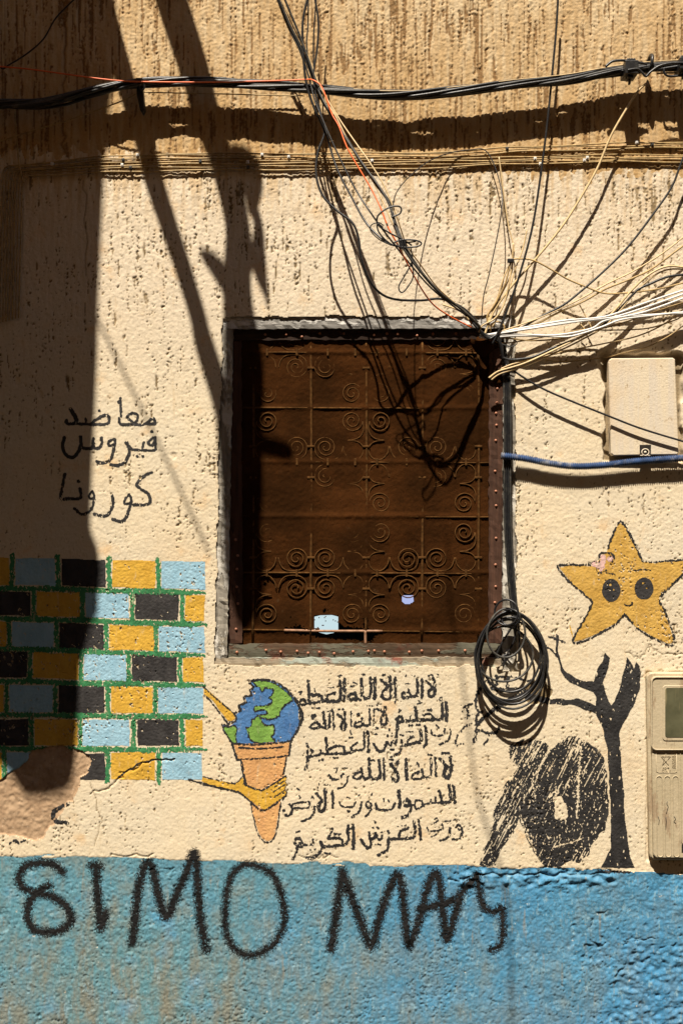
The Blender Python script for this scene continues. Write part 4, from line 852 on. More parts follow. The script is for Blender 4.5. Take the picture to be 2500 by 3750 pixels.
for (x, y) in ((2376, 238),):     # ribbed strap
    for k in range(1): 
        a = np.linspace(0, 2 * math.pi, 25)[:-1]; V, F = tube_vf([np.array(W(x, y, .06)) + (.004 * math.sin(t), -.034 * math.cos(t), .032 * math.sin(t)) for t in a], .006, 6, True); mk('cable_strap', V, F, M['cblack'], bun)
# clamps hanging from bundle
def clamp(cx, cy, s, label):
    t = thing('cable_clamp', W(cx, cy, .09), label, 'clamp')
    prs = []
    def bx(x0, y0, x1, y1, d0, d1, nm, b=.002):
        a = W(cx + x0 * s, cy + y0 * s, .09); c = W(cx + x1 * s, cy + y1 * s, .09)
        v, f = box_vf(a[0], c[0], -d1, -d0, c[2], a[2], b); mk(nm, np.array(v), f, M['cblack'], t, smooth_sh=False)
    bx(-24, -22, 24, 26, .04, .115, 'clamp_body'); bx(-16, -32, 16, -22.5, .05, .105, 'clamp_cap')
    for k in range(5): bx(-13 + k * 6, -36, -10 + k * 6, -32.2, .055, .10, 'clamp_rib', .0005)
    bx(-10, 26.4, 10, 36, .06, .10, 'clamp_neck'); bx(-4, 36.4, 4, 52, .07, .085, 'clamp_bolt')
clamp(2306, 252, 1, 'black ribbed clamp with a bolt hanging below, on the bundle near the top right'); clamp(2502, 238, .9, 'black clamp on the bundle cut by the right edge of the photo')
t = thing('cable_hanger', W(515, 330, .09), 'small dark hanger hooked over the bundle above the left beam shadow', 'hanger')
v, f = box_vf(*[W(498, 0, .1)[0], W(522, 0, .1)[0]], -.10, -.04, W(0, 296, .1)[2], W(0, 284, .1)[2], .002); mk('hanger_cap', np.array(v), f, M['cblack'], t)
v, f = prism_vf([(500, 297), (520, 297), (526, 350), (530, 400), (522, 415), (512, 400), (500, 345)], .03, .06, .003); mk('hanger_tail', v, f, M['cblack'], t)
a = np.linspace(0, 2 * math.pi, 17)[:-1]; V, F = tube_vf([W(520 + 10 * math.cos(t_), 318 + 12 * math.sin(t_), .1) for t_ in a], .003, 6, True); mk('hanger_ring', V, F, M['cblack'], t)
cR = lambda pts: [(2100 + x * .4464, 150 + y * .4464) for x, y in pts]
wire([(260, 210), (310, 170), (370, 160), (440, 162), (520, 175), (600, 190)], .10, .0045, 'cblack', 'black cable humped over the bundle left of the clamp', scale=cR)
wire([(440, 240), (520, 230), (560, 262), (590, 290), (620, 260), (690, 210), (780, 185), (900, 180)], .115, .0042, 'cblack', 'black cable bowing from the clamp to the right edge', scale=cR)
wire([(735, 230), (745, 270), (790, 290), (900, 280)], .08, .004, 'cblack', 'short black loop hanging under the bundle at the right edge', scale=cR)
wire([(680, 268), (780, 262), (900, 266)], .06, .0032, 'beige', 'short cream cable just under the bundle at right', scale=cR)
# tan cables pinned in a row
xs = [34, 120, 230, 400, 600, 800, 1000, 1110, 1160, 1300, 1450, 1640]
rowsy = [[379, 372, 360, 353, 353, 352, 350, 345, 338, 334, 328, 326], [381, 376, 364, 357, 357, 356, 354, 350, 343, 338, 334, 331], [384, 380, 368, 363, 362, 362, 359, 356, 350, 345, 341, 338],
         [388, 384, 375, 370, 369, 368, 366, 364, 361, 358, 355, 356], [392, 389, 381, 377, 376, 374, 371, 369, 367, 364, 361, 361], [397, 395, 387, 384, 382, 381, 377, 374, 372, 369, 366, 367], [402, 402, 396, 391, 390, 388, 386, 380, 377, 374, 371, 373]]
names = ['topmost', 'second from the top', 'third from the top', 'middle', 'third from the bottom', 'second from the bottom', 'lowest']
xs2 = np.array(xs); xd = np.arange(34, 1645, 38.0)
for k, ry in enumerate(rowsy):
    ry = np.interp(xd, xs2, ry)
    xe = 6 + k * 7.5
    tail = [(xe - 6 - k * .2, 742 - k * 2), (xe - 4, 600), (xe, 450), (xe + 2, ry[0] + 18), (xe + 12, ry[0] + 3)]
    pts = tail + [(x, y + 1.3 * math.sin(x / 47 + k * 2.1) + .3 * math.sin(x / 23 + k)) for x, y in zip(xd, ry) if x > xe + 20]
    wire(pts, .0085, (.0028, .0022, .0030, .0024, .0028, .0021, .0027)[k], 'tanw', f'tan cable pinned along the wall, {names[k]} of the row of seven', group='tan cables pinned in a row', n=6)
k = 0
for x, y in ((283, 367), (281, 379), (316, 356), (300, 385), (602, 355), (569, 372), (570, 384), (663, 360), (854, 369), (1164, 341), (1341, 368), (1348, 362), (1497, 332), (1461, 327), (1228, 364), (460, 371), (120, 376), (1240, 376)):
    X_, Y_ = x * DS, y * DS; c = W(X_, Y_, .012); v, f = box_vf(c[0] - .005, c[0] + .005, -.0145, .002, c[2] - .0055, c[2] + .0055, .0015)
    v2, f2 = box_vf(c[0] - .0022, c[0] + .0022, -.0175, -.0148, c[2] - .0022, c[2] + .0022)
    tag(mk('cable_clip', *join([(v, f), (v2, f2)]), M['white'] if k % 3 else M['cgrey'], smooth_sh=False), 'tiny nailed clip holding the row of tan cables', 'clip', 'clips on the tan cables'); k += 1
# left-hand wires in the shade
wire([(180, -10), (130, 40), (100, 90), (60, 125), (20, 150), (8, 158), (0, 152)], .03, .003, 'cblack', 'black wire curving down from the top left corner')
wire([(8, -10), (7, 70), (8, 150), (18, 170), (12, 158), (0, 152)], .02, .0022, 'beige', 'pale wire hanging at the far left edge beside the black one')
wire([(-10, 152), (60, 158), (150, 170), (230, 181), (300, 187), (420, 189), (520, 188), (620, 186), (700, 183), (718, 184), (736, 196), (748, 222), (762, 262), (778, 290), (800, 345), (850, 430), (874, 478), (892, 525), (912, 560), (940, 615), (968, 664), (995, 700), (1035, 728), (1082, 752)], [.07, .09, .10, .11, .12, .14, .16, .18, .22, .27, .29, .23, .12, .05], .0026, 'orange', 'thin orange cable following the bundle and dropping to the window corner')
wire([(330, 212), (420, 214), (520, 216), (640, 219), (700, 220)], .02, .0022, 'tanw', 'thin tan wire stretched just under the bundle at left')
wire([(-10, 328), (60, 305), (140, 282), (210, 258), (280, 232), (320, 212)], .03, .0025, 'tanw', 'tan wire rising from the left edge to the hanger')
wire([(35, 215), (36, 280), (42, 350), (48, 395), (56, 420)], .012, .0025, 'tanw', 'short tan wire dropping across the row at far left')
cA = lambda pts: [(1000 + x * 1.0045, y * 1.0045) for x, y in pts]
dd_ = [.14, .12, .12, .13, .16, .20, .25, .27, .30, .29, .22, .13, .055]
wire([(15, -15), (60, 92), (100, 172), (140, 272), (165, 340), (200, 402), (242, 462), (284, 532), (332, 612), (382, 682), (420, 735), (440, 800), (470, 880), (510, 950), (560, 1018), (620, 1080), (680, 1122), (730, 1168), (752, 1192)], dd_, .0050, 'cgrey', 'thick dusty black cable from the top edge down to the window corner', scale=cA)
wire([(37, -15), (88, 108), (118, 188), (150, 280), (172, 345), (212, 418), (262, 500), (325, 596), (392, 690), (428, 760), (452, 850), (480, 915), (545, 1002), (602, 1064), (662, 1110), (722, 1160), (745, 1185)], [d + .012 for d in dd_], .0038, 'cgrey', 'second black cable running close beside the thick one to the window corner', scale=cA)
wire([(128, -15), (108, 80), (110, 200), (120, 300), (145, 382), (178, 455), (186, 490), (162, 560), (157, 640), (180, 712), (230, 766), (288, 812), (311, 870), (320, 940), (350, 1020), (392, 1070), (450, 1092), (540, 1095), (612, 1090), (690, 1122), (745, 1175)], [.13, .13, .13, .14, .15, .17, .19, .20, .17, .10, .07, .05], .0042, 'cblack', 'black cable making the wide sagging loop above the window', scale=cA)
wire([(150, -15), (165, 80), (160, 180), (148, 262), (152, 330), (170, 400), (190, 470), (214, 560), (240, 632), (282, 712), (330, 800), (372, 850), (422, 888), (470, 900)], [.12, .12, .13, .15, .19, .25, .30], .0036, 'cblack', 'black cable from the top edge ending at the knot of wires', scale=cA)
wire([(128, -15), (127, 90), (122, 160), (132, 230), (148, 290), (150, 330)], .11, .0026, 'cgrey', 'thin grey wire joining the bundle from the top edge', scale=cA)
wire([(158, -15), (148, 120), (147, 220), (150, 300)], .10, .0026, 'cblack', 'thin black wire dropping straight onto the bundle', scale=cA)
wire([(195, 372), (232, 432), (290, 548), (342, 620), (400, 738), (450, 850), (480, 905)], [.14, .2, .26, .30], .0022, 'beige', 'thin cream wire along the orange cable above the knot', scale=cA)
wire([(430, 792), (462, 778), (464, 756), (440, 752), (408, 764), (380, 790), (384, 822), (425, 850), (470, 872), (505, 895)], .305, .0028, 'cblack', 'upper black wire loop at the knot', scale=cA)
wire(oval(490, 888, 50, 14, 12), .31, .0028, 'cblack', 'flat oval black loop circling the knot', scale=cA, closed=True, n=3)
wire([(500, 900), (506, 950), (482, 1000), (457, 1045), (472, 1066), (508, 1015), (506, 965), (488, 915)], .305, .0022, 'cblack', 'thin teardrop loop hanging below the knot', scale=cA)
wire([(430, 895), (385, 872), (356, 842), (358, 820), (385, 812), (402, 822)], .295, .0020, 'cgrey', 'thin curled wire left of the knot', scale=cA)
wire([(400, 830), (380, 815), (384, 845), (415, 880), (450, 898), (485, 886), (520, 880)], .305, .0026, 'cblack', 'black wire curling under the upper loop at the knot', scale=cA)
for i in range(3): wire([(458 + i * 9, 872), (462 + i * 9, 890), (468 + i * 9, 908)], .31, .0035, 'cblack', 'black tape wrap tying the knot of wires', name='tape_wrap', scale=cA, cat='tape', group='tape wraps on the knot')
wire([(435, 755), (450, 700), (500, 640), (570, 586), (650, 556), (720, 546), (768, 546), (800, 590), (828, 680), (832, 760), (812, 880), (786, 1000), (766, 1080), (758, 1180)], [.30, .15, .03, .012, .03, .09, .08, .05], .0019, 'cblack', 'hair-thin black wire arching from the knot over the clipped row', scale=cA)
wire([(822, 572), (836, 680), (856, 820), (876, 900), (872, 960), (862, 1010), (802, 1130), (785, 1165)], [.01, .03, .05, .05], .0024, 'beige', 'thin cream wire dropping from the row to the plastic tag', scale=cA)
wire([(1281, -12), (1276, 70), (1268, 160), (1256, 280), (1241, 400), (1222, 520), (1195, 622), (1172, 690), (1148, 752), (1130, 790)], [.065, .06, .06, .06, .065, .06, .05], .0040, 'cblack', 'straight black cable from the top edge to the right of the window corner')
wire([(1482, 192), (1462, 212), (1440, 246), (1402, 312), (1370, 388), (1330, 458), (1290, 520), (1232, 592), (1172, 660), (1132, 718), (1112, 770)], [.07, .06, .055, .055, .05, .05], .0040, 'beige', 'thick cream cable slanting from the clamp to the window corner')
wire([(1620, 250), (1568, 362), (1542, 428), (1500, 490), (1440, 568), (1380, 628), (1320, 680), (1290, 702), (1240, 728), (1180, 762), (1130, 780)], [.06, .06, .055, .05, .04], .0038, 'cblack', 'black cable sweeping from the right edge down to the window corner')
cBf = .9598
cB = lambda pts: [(1640 + x * cBf, 900 + y * cBf) for x, y in pts]
wire([(960, -38), (896, 0), (780, 85), (700, 125), (600, 165), (520, 210), (420, 255), (330, 300), (240, 320), (170, 338)], [.05, .05, .045, .04], .0035, 'tanw', 'tan cable fanning out highest to the right edge', scale=cB)
wire([(960, 102), (896, 110), (830, 120), (770, 145), (720, 170), (660, 235), (590, 300), (500, 350), (400, 390), (320, 425), (240, 435), (205, 425)], [.05, .05, .04, .035], .0046, 'cblack', 'thick black cable arching near the right edge then into the fan', scale=cB)
wire([(960, 90), (896, 82), (840, 78), (790, 95), (740, 130), (690, 180), (640, 240), (580, 300), (500, 350), (420, 390), (300, 445), (240, 465), (190, 480), (155, 505)], [.06, .055, .05, .03], .0036, 'beige', 'cream cable arching above the thick black one', scale=cB)
wire([(960, 96), (896, 90), (845, 90), (800, 105), (750, 142), (700, 192), (650, 252), (590, 312), (510, 358), (430, 398), (310, 453), (250, 472), (195, 490), (165, 512)], [.055, .05, .045, .03], .0030, 'beige', 'cream cable just below its twin in the arch', scale=cB)
wire([(960, 128), (896, 142), (800, 165), (700, 178), (600, 182), (520, 155), (450, 125), (400, 95), (330, 58), (280, 50), (243, 55), (232, 90), (215, 150), (180, 220), (150, 265), (150, 300)], [.05, .05, .06, .06, .05], .0030, 'tanw', 'tan cable bent sharply at the plastic tag then waving to the right edge', scale=cB)
for k, (p, lab) in enumerate((([(960, 148), (896, 170), (760, 215), (600, 270), (450, 285), (330, 305), (200, 330), (125, 346)], 'highest white cable of the fan'),
    ([(960, 175), (896, 200), (740, 255), (600, 285), (540, 318), (400, 342), (250, 338), (130, 352)], 'white cable dipping lowest in the middle of the fan'),
    ([(960, 256), (896, 258), (700, 268), (520, 286), (330, 314), (200, 334), (120, 342)], 'white cable leaving level at the right edge'),
    ([(960, 250), (896, 254), (780, 266), (660, 282), (580, 312), (470, 345), (380, 346), (250, 344), (140, 354)], 'lowest white cable of the fan'),
    ([(960, 164), (896, 184), (750, 236), (610, 277), (460, 291), (330, 310), (200, 336), (118, 350)], 'white cable between the two highest ones'))):
    wire(p, [.07, .07, .065, .06, .05, .045], .0036, 'white', lab, scale=cB)
wire([(960, 250), (896, 268), (860, 285), (760, 315), (620, 322), (520, 320), (430, 335), (300, 360), (210, 372), (170, 360)], [.04, .04, .03, .03], .0024, 'tanw', 'thin tan wire below the white cables', scale=cB)
wire([(960, 262), (896, 305), (840, 345), (760, 385), (680, 405), (600, 425), (520, 435), (440, 442), (370, 437)], [.03, .02, .012, .01], .0022, 'tanw', 'lowest thin tan wire ending just above the junction box', scale=cB)
for pts_, d_, r_, mt_, lb in (([(960, -90), (880, -20), (800, 40), (700, 100), (600, 148), (500, 205), (380, 262), (280, 300), (190, 330)], .05, .0026, 'beige', 'thin cream wire above the highest tan cable of the fan'),
    ([(960, 205), (880, 222), (760, 262), (660, 296), (560, 322), (440, 352), (320, 362), (220, 352), (150, 350)], .045, .0028, 'tanw', 'tan wire woven under the white cables'),
    ([(960, 215), (900, 240), (820, 300), (720, 345), (600, 372), (470, 398), (350, 425), (250, 450), (200, 470)], .035, .0026, 'beige', 'cream wire sagging between the fan and the junction box'),
    ([(300, -60), (282, 20), (255, 90), (232, 170), (205, 240), (168, 310)], .05, .0024, 'beige', 'thin cream wire next to the straight black cable')):
    wire(pts_, d_, r_, mt_, lb, scale=cB)
wire([(25, -15), (75, 100), (130, 210), (160, 290), (190, 350), (245, 440), (300, 520), (350, 590), (405, 680), (450, 790), (485, 890), (540, 970), (600, 1050), (680, 1120), (735, 1170)], [.13, .12, .13, .18, .24, .28, .22, .12, .05], .0024, 'beige', 'cream wire following the thick black cable from the top edge to the corner', scale=cA)
wire([(10, -15), (55, 100), (95, 180), (130, 280), (150, 360), (182, 440), (235, 560), (300, 690), (365, 790), (432, 880), (500, 965), (570, 1045), (650, 1112), (730, 1168)], [.12, .12, .13, .16, .2, .26, .22, .12, .05], .0030, 'cblack', 'thin black cable keeping left of the thick dusty one', scale=cA)
wire([(500, 225), (518, 258), (546, 312)], .03, .0022, 'beige', 'short loose cream wire end poking through the fan', scale=cB)
wire([(505, 300), (520, 318)], .03, .0022, 'beige', 'stub of cream wire beside the loose end', scale=cB)
wire([(248, -10), (244, 60), (236, 120), (222, 190), (205, 240), (175, 280), (130, 305), (118, 330)], .055, .0028, 'beige', 'cream wire curling round above the window corner', scale=cB)
wire([(240, 62), (212, 120), (190, 190), (170, 240), (152, 268), (160, 320)], .05, .0026, 'beige', 'cream wire falling from the plastic tag', scale=cB)
wire([(242, 250), (236, 290), (230, 325)], .04, .0022, 'white', 'short white wire end at the window corner', scale=cB)
wire([(160, 330), (165, 300), (190, 290), (212, 305), (215, 330)], .035, .003, 'tanw', 'small tan loop at the window corner', scale=cB)
wire([(90, 300), (62, 262), (25, 240), (-20, 225)], .05, .0030, 'beige', 'cream cable following the black ones into the window corner', scale=cB)
wire([(205, 375), (240, 385), (262, 372), (250, 355)], .04, .002, 'cgrey', 'thin grey wire curl beside the corner', scale=cB)
wire([(1160, 838), (1200, 866), (1250, 895), (1320, 925), (1400, 957), (1470, 984), (1568, 1014), (1640, 1035)], [.03, .035, .04, .042, .04], .0036, 'cblack', 'black cable slanting down across the junction box')
v, f = box_vf(*(lambda c: (c[0] - .011, c[0] + .011, c[1] - .007, c[1] + .007, c[2] - .007, c[2] + .007))(W(1868, 955, .062)), .002); tag(mk('plastic_tag', np.array(v), f, M['cblack'], smooth_sh=False), 'small black plastic tag where the tan cable bends', 'tag')
# bunch wound together at the corner
for k in range(5):
    wire([(60 + k * 8, 255 + k * 9), (100 + k * 6, 300 + k * 8), (130 + k * 7, 330 + k * 6), (165 + k * 6, 352 - k * 3), (200, 372 + k * 4), (208, 400 + k * 8)], [.045, .055, .05, .035], .0040, 'cgrey' if k % 2 else 'cblack', 'black cable bending round the window corner', scale=cB, group='cables bending at the corner')
# vertical cables beside the window
vb = thing('vertical_cable_run', W(1860, 1250, .03), 'flat run of black cables hanging down the right side of the window', 'cable bundle')
for k in range(4):
    dx = (k - 1.5) * 4.6
    wire([(1148 + dx * .6, 785 - k * 5), (1158 + dx * .8, 822), (1163 + dx, 880), (1165 + dx, 1000), (1164 + dx, 1120), (1166 + dx, 1220), (1172 + dx, 1310), (1180 + dx * .8, 1390), (1186 + dx * .6, 1432)], [.02 + .006 * (k % 2), .018, .016, .016, .02, .028], .0038, 'cgrey' if k in (0, 3) else 'cblack', '', 'cable_strand', parent=vb)
coil = thing('cable_coil', W(1870, 2240, .03), 'coil of black cable hanging at the lower right corner of the window', 'cable coil')
rings = [(1844, 2395, 107, 101, 0), (1868, 2397, 110, 137, .04), (1865, 2418, 121, 149, -.03), (1871, 2414, 131, 166, .02), (1875, 2420, 130, 176, 0), (1862, 2404, 124, 160, .05), (1852, 2318, 70, 90, .1), (1872, 2408, 122, 170, -.04)]
for k, (cx, cy, rx, ry, ro) in enumerate(rings):
    n_ = 44; P = []
    for i in range(n_):
        a = 2 * math.pi * i / n_; x = rx * math.cos(a); y = ry * math.sin(a); x, y = x * math.cos(ro) - y * math.sin(ro), x * math.sin(ro) + y * math.cos(ro)
        squash = 1 - .10 * max(0, -math.sin(a)); P.append(W(cx + x * squash, cy + y, .028 + .0065 * k * .8 + .006 * math.sin(a + k) + .010 * (1 + math.sin(a)) * .5))
    V, F = tube_vf(P, .0039, 8, True); mk('cable_loop', V, F, M['cblack' if k % 2 else 'cgrey'], coil)
for (cx, cy, rx, ry) in ((1853, 2243, 43, 47), (1868, 2262, 34, 30)):
    V, F = tube_vf([W(cx + rx * math.cos(a), cy + ry * math.sin(a), .07 + .02 * math.cos(a)) for a in np.linspace(0, 2 * math.pi, 31)[:-1]], .0036, 8, True); mk('binding_loop', V, F, M['cblack'], coil)
for k, p in enumerate(([(1186, 1425), (1180, 1470), (1165, 1500), (1155, 1530)], [(1190, 1430), (1192, 1470), (1190, 1520)], [(1175, 1440), (1150, 1480), (1140, 1510), (1170, 1500)])):
    wire(p, .03, .0036, 'cblack', '', 'cable_end', parent=coil)
# blue corrugated conduit
cnd = [(1150, 1047), (1180, 1050), (1215, 1055), (1260, 1064), (1320, 1071), (1390, 1068), (1460, 1060), (1568, 1052), (1640, 1047)]
P = smooth([(x * DS, y * DS) for x, y in cnd], 60); L = np.concatenate([[0], np.cumsum(np.hypot(*np.diff(P, axis=0).T))])
s_ = np.arange(0, L[-1], 1.4); Px = np.interp(s_, L, P[:, 0]); Py = np.interp(s_, L, P[:, 1])
rr = .0112 + .0021 * np.sign(np.sin(s_ * 2 * math.pi / 8.0)) * np.abs(np.sin(s_ * 2 * math.pi / 8.0)) ** .5
V, F = tube_vf([W(x, y, .028) for x, y in zip(Px, Py)], rr, 12); co = mk('corrugated_conduit', V, F, M['conduit']); tag(co, 'blue corrugated conduit running right from the window under the junction box', 'conduit')

# ------------------------------------------------------------------ junction box and meter
M['boxp'] = bpy.data.materials.new('painted_box'); g = G(M['boxp']); g.rough(.6, .3)
c = g.mix(g.ramp(g.noise(60, 5, stretch=(1, 1, .04)), .4, .62), (.64, .54, .39), (.60, .52, .41)); c = g.mix(g.ramp(g.noise(6, 5), .45, .7, 0, .5), c, (.62, .46, .28)); c = g.mix(g.ramp(g.noise(55, 6, rough=.7), .60, .68, 0, .8), c, (.36, .26, .15)); g.color(c)
g.bump(g.math('ADD', g.noise(120, 5, rough=.7), g.math('MULTIPLY', g.noise(300, 2, stretch=(1, 1, .03)), .6)), .0016)
jb = thing('junction_box', W(2355, 1668, 0), 'cream painted junction box with a small recessed latch, at the right', 'junction box')
poly = [(2238, 1312), (2462, 1310), (2470, 1316), (2484, 1655), (2478, 1664), (2244, 1668), (2236, 1660), (2227, 1330), (2230, 1318)]
v, f = prism_vf(poly, -.01, .024, .003); mk('box_lid', v, f, M['boxp'], jb, smooth_sh=False)
v, f = prism_vf([(2340, 1629), (2382, 1629), (2381, 1668), (2341, 1668)], .0235, .0246); mk('latch_recess', v, f, M['dark'], jb, smooth_sh=False)
a = np.linspace(0, 2 * math.pi, 21)[:-1]; V, F = tube_vf([W(2361 + 13 * math.cos(t_), 1656 + 12 * math.sin(t_), .027) for t_ in a], .0022, 6, True); lt = mk('latch_ring', V, F, M['boxp'], jb)
v, f = prism_vf(oval(2361, 1656, 5, 5, 8), .024, .029); mk('latch_screw', v, f, M['boxp'], jb)
v, f = prism_vf([(2343, 1666), (2379, 1666), (2379, 1670), (2343, 1670)], .02, .028); mk('latch_lip', v, f, M['boxp'], jb)

M['meter'] = bpy.data.materials.new('meter_plastic'); g = G(M['meter']); g.rough(.5, .4)
c = g.mix(g.ramp(g.noise(8, 5), .35, .7), (.47, .39, .26), (.41, .34, .22)); c = g.mix(g.ramp(g.noise(22, 6, stretch=(1, 1, .2), rough=.7), .545, .60, 0, .85), c, (.31, .225, .14)); c = g.mix(g.ramp(g.noise(35, 6, stretch=(1, 1, .4), rough=.7), .63, .67, 0, .9), c, (.60, .50, .34)); g.color(c); g.bump(g.noise(90, 5), .0012)
M['glass'] = bpy.data.materials.new('dusty_glass'); g = G(M['glass']); g.rough(.18, .5)
c = g.mix(g.ramp(g.noise(9, 5), .35, .7), (.055, .055, .030), (.12, .115, .065)); c = g.mix(g.ramp(g.noise(40, 5, stretch=(1, 1, .06)), .6, .68, 0, .7), c, (.30, .25, .13)); g.color(c)
mt = thing('electric_meter_box', W(2440, 3150, 0), 'beige plastic electricity meter box with a dusty window, cut by the right edge', 'meter box')
def pr(poly, d0, d1, nm, mat='meter', bev=None, parent=mt):
    v, f = prism_vf(poly, d0, d1, bev); return mk(nm, v, f, M[mat], parent, smooth_sh=False)
pr(rrect(2366, 2463, 2720, 3150, 22, 6, .018), -.008, .022, 'casing_back', bev=.004)
pr(rrect(2382, 2478, 2715, 3143, 18, 6, .014), .0225, .036, 'casing_front', bev=.003)
fr = pr(rrect(2384, 2482, 2712, 2742, 16), .0365, .041, 'window_surround', bev=.002)
lip = [W(x, y, .042) for x, y in rrect(2384, 2480, 2712, 2745, 18)]; V, F = tube_vf(lip, .0035, 6, True); mk('surround_lip', V, F, M['meter'], mt)
pr(rrect(2424, 2510, 2700, 2713, 12), .0415, .0435, 'window_rim', bev=.0015)
pr(rrect(2434, 2519, 2694, 2700, 9), .044, .0447, 'window_pane', 'glass')
for k in range(9):
    x = 2398 + k * 30; y0 = 2842 if k < 3 else 2752; y1 = 3138 if k < 3 else 3090
    if k == 3: x -= 2
    rp = [W(px_, py_, .0368) for px_, py_ in rrect(x + 3, y0, x + 24, y1, 10, 5, .014)]
    V, F = tube_vf(rp, .0016, 6, True); mk('rib', V, F, M['meter'], mt)
rp = [W(px_, py_, .0366) for px_, py_ in [(2400, 2752), (2402, 2826), (2410, 2829), (2470, 2829), (2476, 2826), (2475, 2752)]]; V, F = tube_vf(rp, .001, 5); mk('emblem_border', V, F, M['meter'], mt)
sp_ = [(2436, 2756), (2446, 2801), (2418, 2770), (2453, 2770), (2424, 2801)]; V, F = tube_vf([W(x, y, .037) for x, y in sp_], .0012, 5, True); mk('emblem_star', V, F, M['meter'], mt)
def letters(txt, x, y, h, d, nm, rot=0):
    cu = bpy.data.curves.new(nm, 'FONT'); cu.body = txt; cu.size = h * K * 1.35; cu.extrude = .0006; cu.align_x = 'CENTER'; cu.resolution_u = 2
    to = bpy.data.objects.new('tmp', cu); COL.objects.link(to); bpy.context.view_layer.update()
    me = bpy.data.meshes.new_from_object(to.evaluated_get(bpy.context.evaluated_depsgraph_get())); bpy.data.objects.remove(to)
    me.materials.clear(); me.materials.append(M['meter']); o = bpy.data.objects.new(nm, me); COL.objects.link(o); o.parent = mt
    o.rotation_euler = (math.pi / 2, rot, 0); o.location = tuple(np.array(W(x, y, d)) - np.array(mt['_org'])); return o
letters('O N E', 2437, 2827, 9, .0368, 'raised_letters'); letters('AGREMENT', 2466, 2790, 7, .0368, 'raised_letters', math.pi / 2); letters('N3/5.2H/07', 2459, 2790, 7, .0368, 'raised_letters', math.pi / 2)
for pts in ([(2426, 2806), (2430, 2812), (2424, 2815)], [(2434, 2808), (2438, 2812), (2432, 2818)], [(2446, 2806), (2442, 2812), (2448, 2814)]):
    V, F = tube_vf([W(x, y, .0368) for x, y in pts], .001, 5); mk('raised_script', V, F, M['meter'], mt)
v, f = prism_vf([(2494, 3092), (2560, 3092), (2560, 3122), (2494, 3122)], .036, .0371); mk('socket_slot', v, f, M['dark'], mt, smooth_sh=False)
for pts in ([(2441, 2935), (2440, 2945), (2445, 2955), (2441, 2970), (2438, 2980)], [(2408, 2990), (2412, 3005), (2410, 3020)], [(2436, 2992), (2438, 3010), (2435, 3040)], [(2466, 2990), (2472, 3000), (2464, 3010), (2473, 3015)]):
    V, F = tube_vf([W(x, y, .0363) for x, y in pts], .0012, 4); mk('ink_scribble', V, F, M['cblack'], mt)

# ------------------------------------------------------------------ surroundings that shade and bounce light
M['pave'] = simple('alley_paving', (.16, .12, .08), .9, .25, 14, .003, .2, (.16, .12, .08), .5, 60)
M['opp'] = simple('opposite_render', (.30, .20, .11), .9, .2, 9, .004, .15, (.35, .24, .13), .5, 80)
g_ = mk('ground', [(-40, -40, 0), (40, -40, 0), (40, 40, 0), (-40, 40, 0)], [(0, 1, 2, 3)], M['pave'], loc=(0, 0, 0), smooth_sh=False); g_['kind'] = 'structure'
v, f = box_vf(-24, 24, -5.9, -5.6, 0, 11.0); tag(mk('opposite_wall', np.array(v), f, M['opp'], smooth_sh=False), 'ochre rendered wall on the other side of the alley', 'wall')
v, f = box_vf(-4.0, -1.26, -.45, -.001, 2.9, 7.4); tag(mk('left_sky_blocker', np.array(v), f, M['upper'], smooth_sh=False), 'unseen box just beyond the left edge of the wall, added to darken that side', 'light blocker')  # added box that cuts the sky fill along the left edge
M['timber'] = simple('old_timber', (.16, .10, .055), .85, .3, 40, .002)
def shade(pts_r, name, label, cat, t0=.6, t1=1.5):
    """round member whose shadow falls on the given wall points; distance from the wall grows downwards"""
    P = smooth(pts_r, 8); C3 = []; R = []
    for x, y, r_ in P:
        t_ = t0 + (t1 - t0) * np.clip(y / 2200, -.1, 1)
        C3.append(((x - 1250) * K - SX * t_, -t_, CZ + (1875 - y) * K + SY * t_)); R.append(r_ * K)
    V, F = tube_vf(C3, R, 12); o = mk(name, V, F, M['timber']); tag(o, label, cat); return o
shade([(330, -250, 36), (380, 0, 34), (455, 279, 34), (525, 500, 35), (562, 651, 34), (622, 837, 31), (668, 975, 30), (722, 1150, 30), (745, 1250, 34), (790, 1390, 36), (822, 1513, 36), (832, 1632, 34), (835, 1728, 30), (838, 1850, 16)], 'timber_pole', 'thin leaning timber pole above the frame, casting the left slanting shadow', 'pole')
shade([(560, -250, 56), (629, 0, 56), (712, 255, 53), (757, 418, 50), (803, 560, 46), (845, 700, 46), (872, 850, 46), (870, 980, 48), (872, 1100, 54), (885, 1250, 66), (884, 1400, 64), (872, 1500, 58), (880, 1600, 70), (880, 1750, 68), (876, 1850, 66), (884, 1950, 72), (880, 2080, 66), (876, 2160, 50), (872, 2230, 10)], 'timber_post', 'thick leaning timber post above the frame, casting the broad slanting shadow', 'pole')
shade([(732, 925, 6), (765, 950, 18), (800, 990, 24), (850, 1060, 30)], 'shadow_spur', 'unseen spur added to the leaning post above the frame to cast a pointed shadow', 'shadow caster')  # added spur, shaped only for the left prong of the shadow
shade([(820, 590, 30), (885, 620, 44), (922, 645, 38), (925, 700, 30), (925, 755, 20), (942, 800, 16), (948, 860, 20), (945, 930, 28), (955, 1000, 24), (975, 1080, 10), (985, 1130, 4)], 'shadow_strip', 'unseen uneven strip added to the leaning post above the frame to fill out its shadow', 'rag')  # added strip whose outline fills the blob in the post's shadow
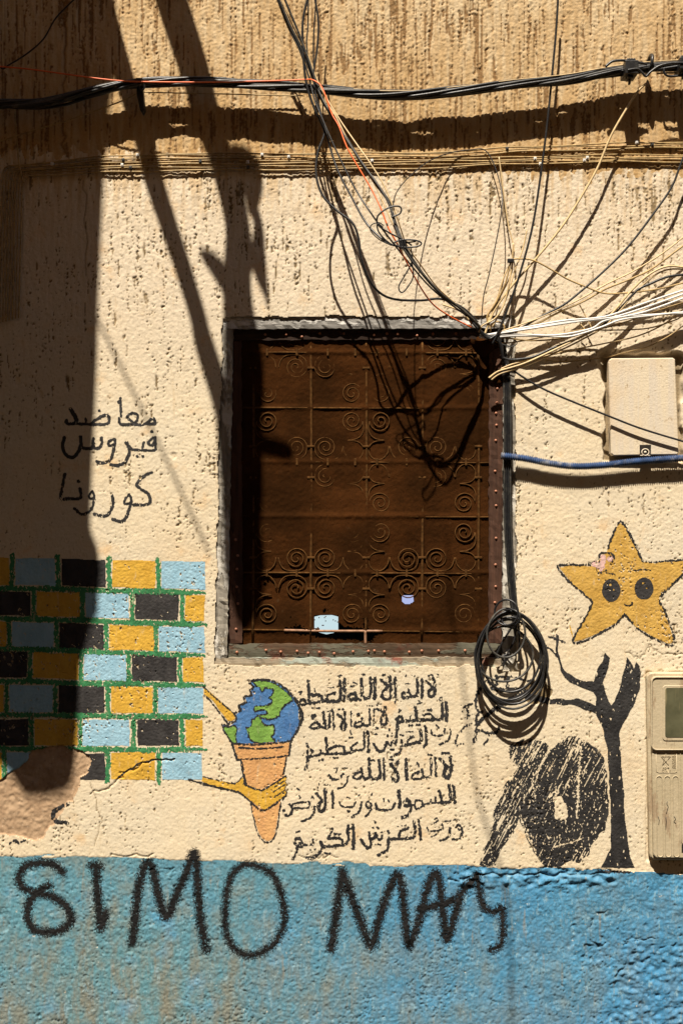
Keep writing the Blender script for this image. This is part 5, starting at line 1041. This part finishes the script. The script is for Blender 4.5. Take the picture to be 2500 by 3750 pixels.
shade([(880, 930, 30), (905, 960, 22), (925, 1000, 12)], 'shadow_lump', 'unseen lump added to the leaning post above the frame to thicken its shadow', 'rag')  # added lump that widens the post's shadow
shade([(880, 1500, 30), (960, 1560, 22), (1040, 1590, 20), (1060, 1610, 8)], 'shadow_arm', 'unseen short arm added to the leaning post above the frame to extend its shadow', 'bracket')  # added arm that carries the post's shadow sideways over the screen
EDGE = [(400, -700), (408, -100), (424, 60), (405, 250), (391, 343), (383, 454), (371, 638), (363, 797), (352, 1036), (348, 1250), (339, 1489), (328, 1728), (322, 1888), (336, 1951), (357, 1999), (360, 2047), (351, 2120), (349, 2190), (319, 2246), (299, 2326), (283, 2382), (281, 2500), (275, 2620), (263, 2739), (252, 2800), (223, 2835), (160, 2851), (85, 2850), (60, 2815), (40, 2780), (0, 2745), (-150, 2735), (-1400, 2735), (-1400, -700)]  # outline of the left shadow; an unseen sheet is cut to it to cast it
tt = 1.35; V = []; n_ = len(EDGE)
for dy in (0, .03):
    for x, y in EDGE: V.append(((x - 1250) * K - SX * tt, -tt - dy, CZ + (1875 - y) * K + SY * tt))
F = [tuple(range(n_))[::-1], tuple(range(n_, 2 * n_))] + [(i, (i + 1) % n_, n_ + (i + 1) % n_, n_ + i) for i in range(n_)]
M['cutout'] = simple('shade_cutout', (.30, .20, .12), .85, .2, 12)
tag(mk('left_shade_cutout', V, F, M['cutout'], smooth_sh=False), 'big unseen sheet above the alley, cut and added to shade the left of the wall', 'board')
def owire(pts, t_, r_, label):
    P = smooth(pts, 8); V, F = tube_vf([((x - 1250) * K - SX * t_, -t_, CZ + (1875 - y) * K + SY * t_) for x, y in P], r_, 6); tag(mk('overhead_wire', V, F, M['cblack']), label, 'wire')
owire([(300, 1080), (352, 1160), (520, 1500), (640, 1750), (765, 2020)], 1.35, .0042, 'overhead wire casting the faint slanting line beside the writing')
owire([(1628, 1900), (1640, 2150), (1668, 2320), (1688, 2450), (1712, 2650), (1745, 2900), (1800, 3080), (1850, 3250), (1868, 3480), (1872, 3800)], 1.6, .0045, 'overhead wire casting the faint upright line below the window')

for o in bpy.data.objects:
    if '_org' in o: del o['_org']
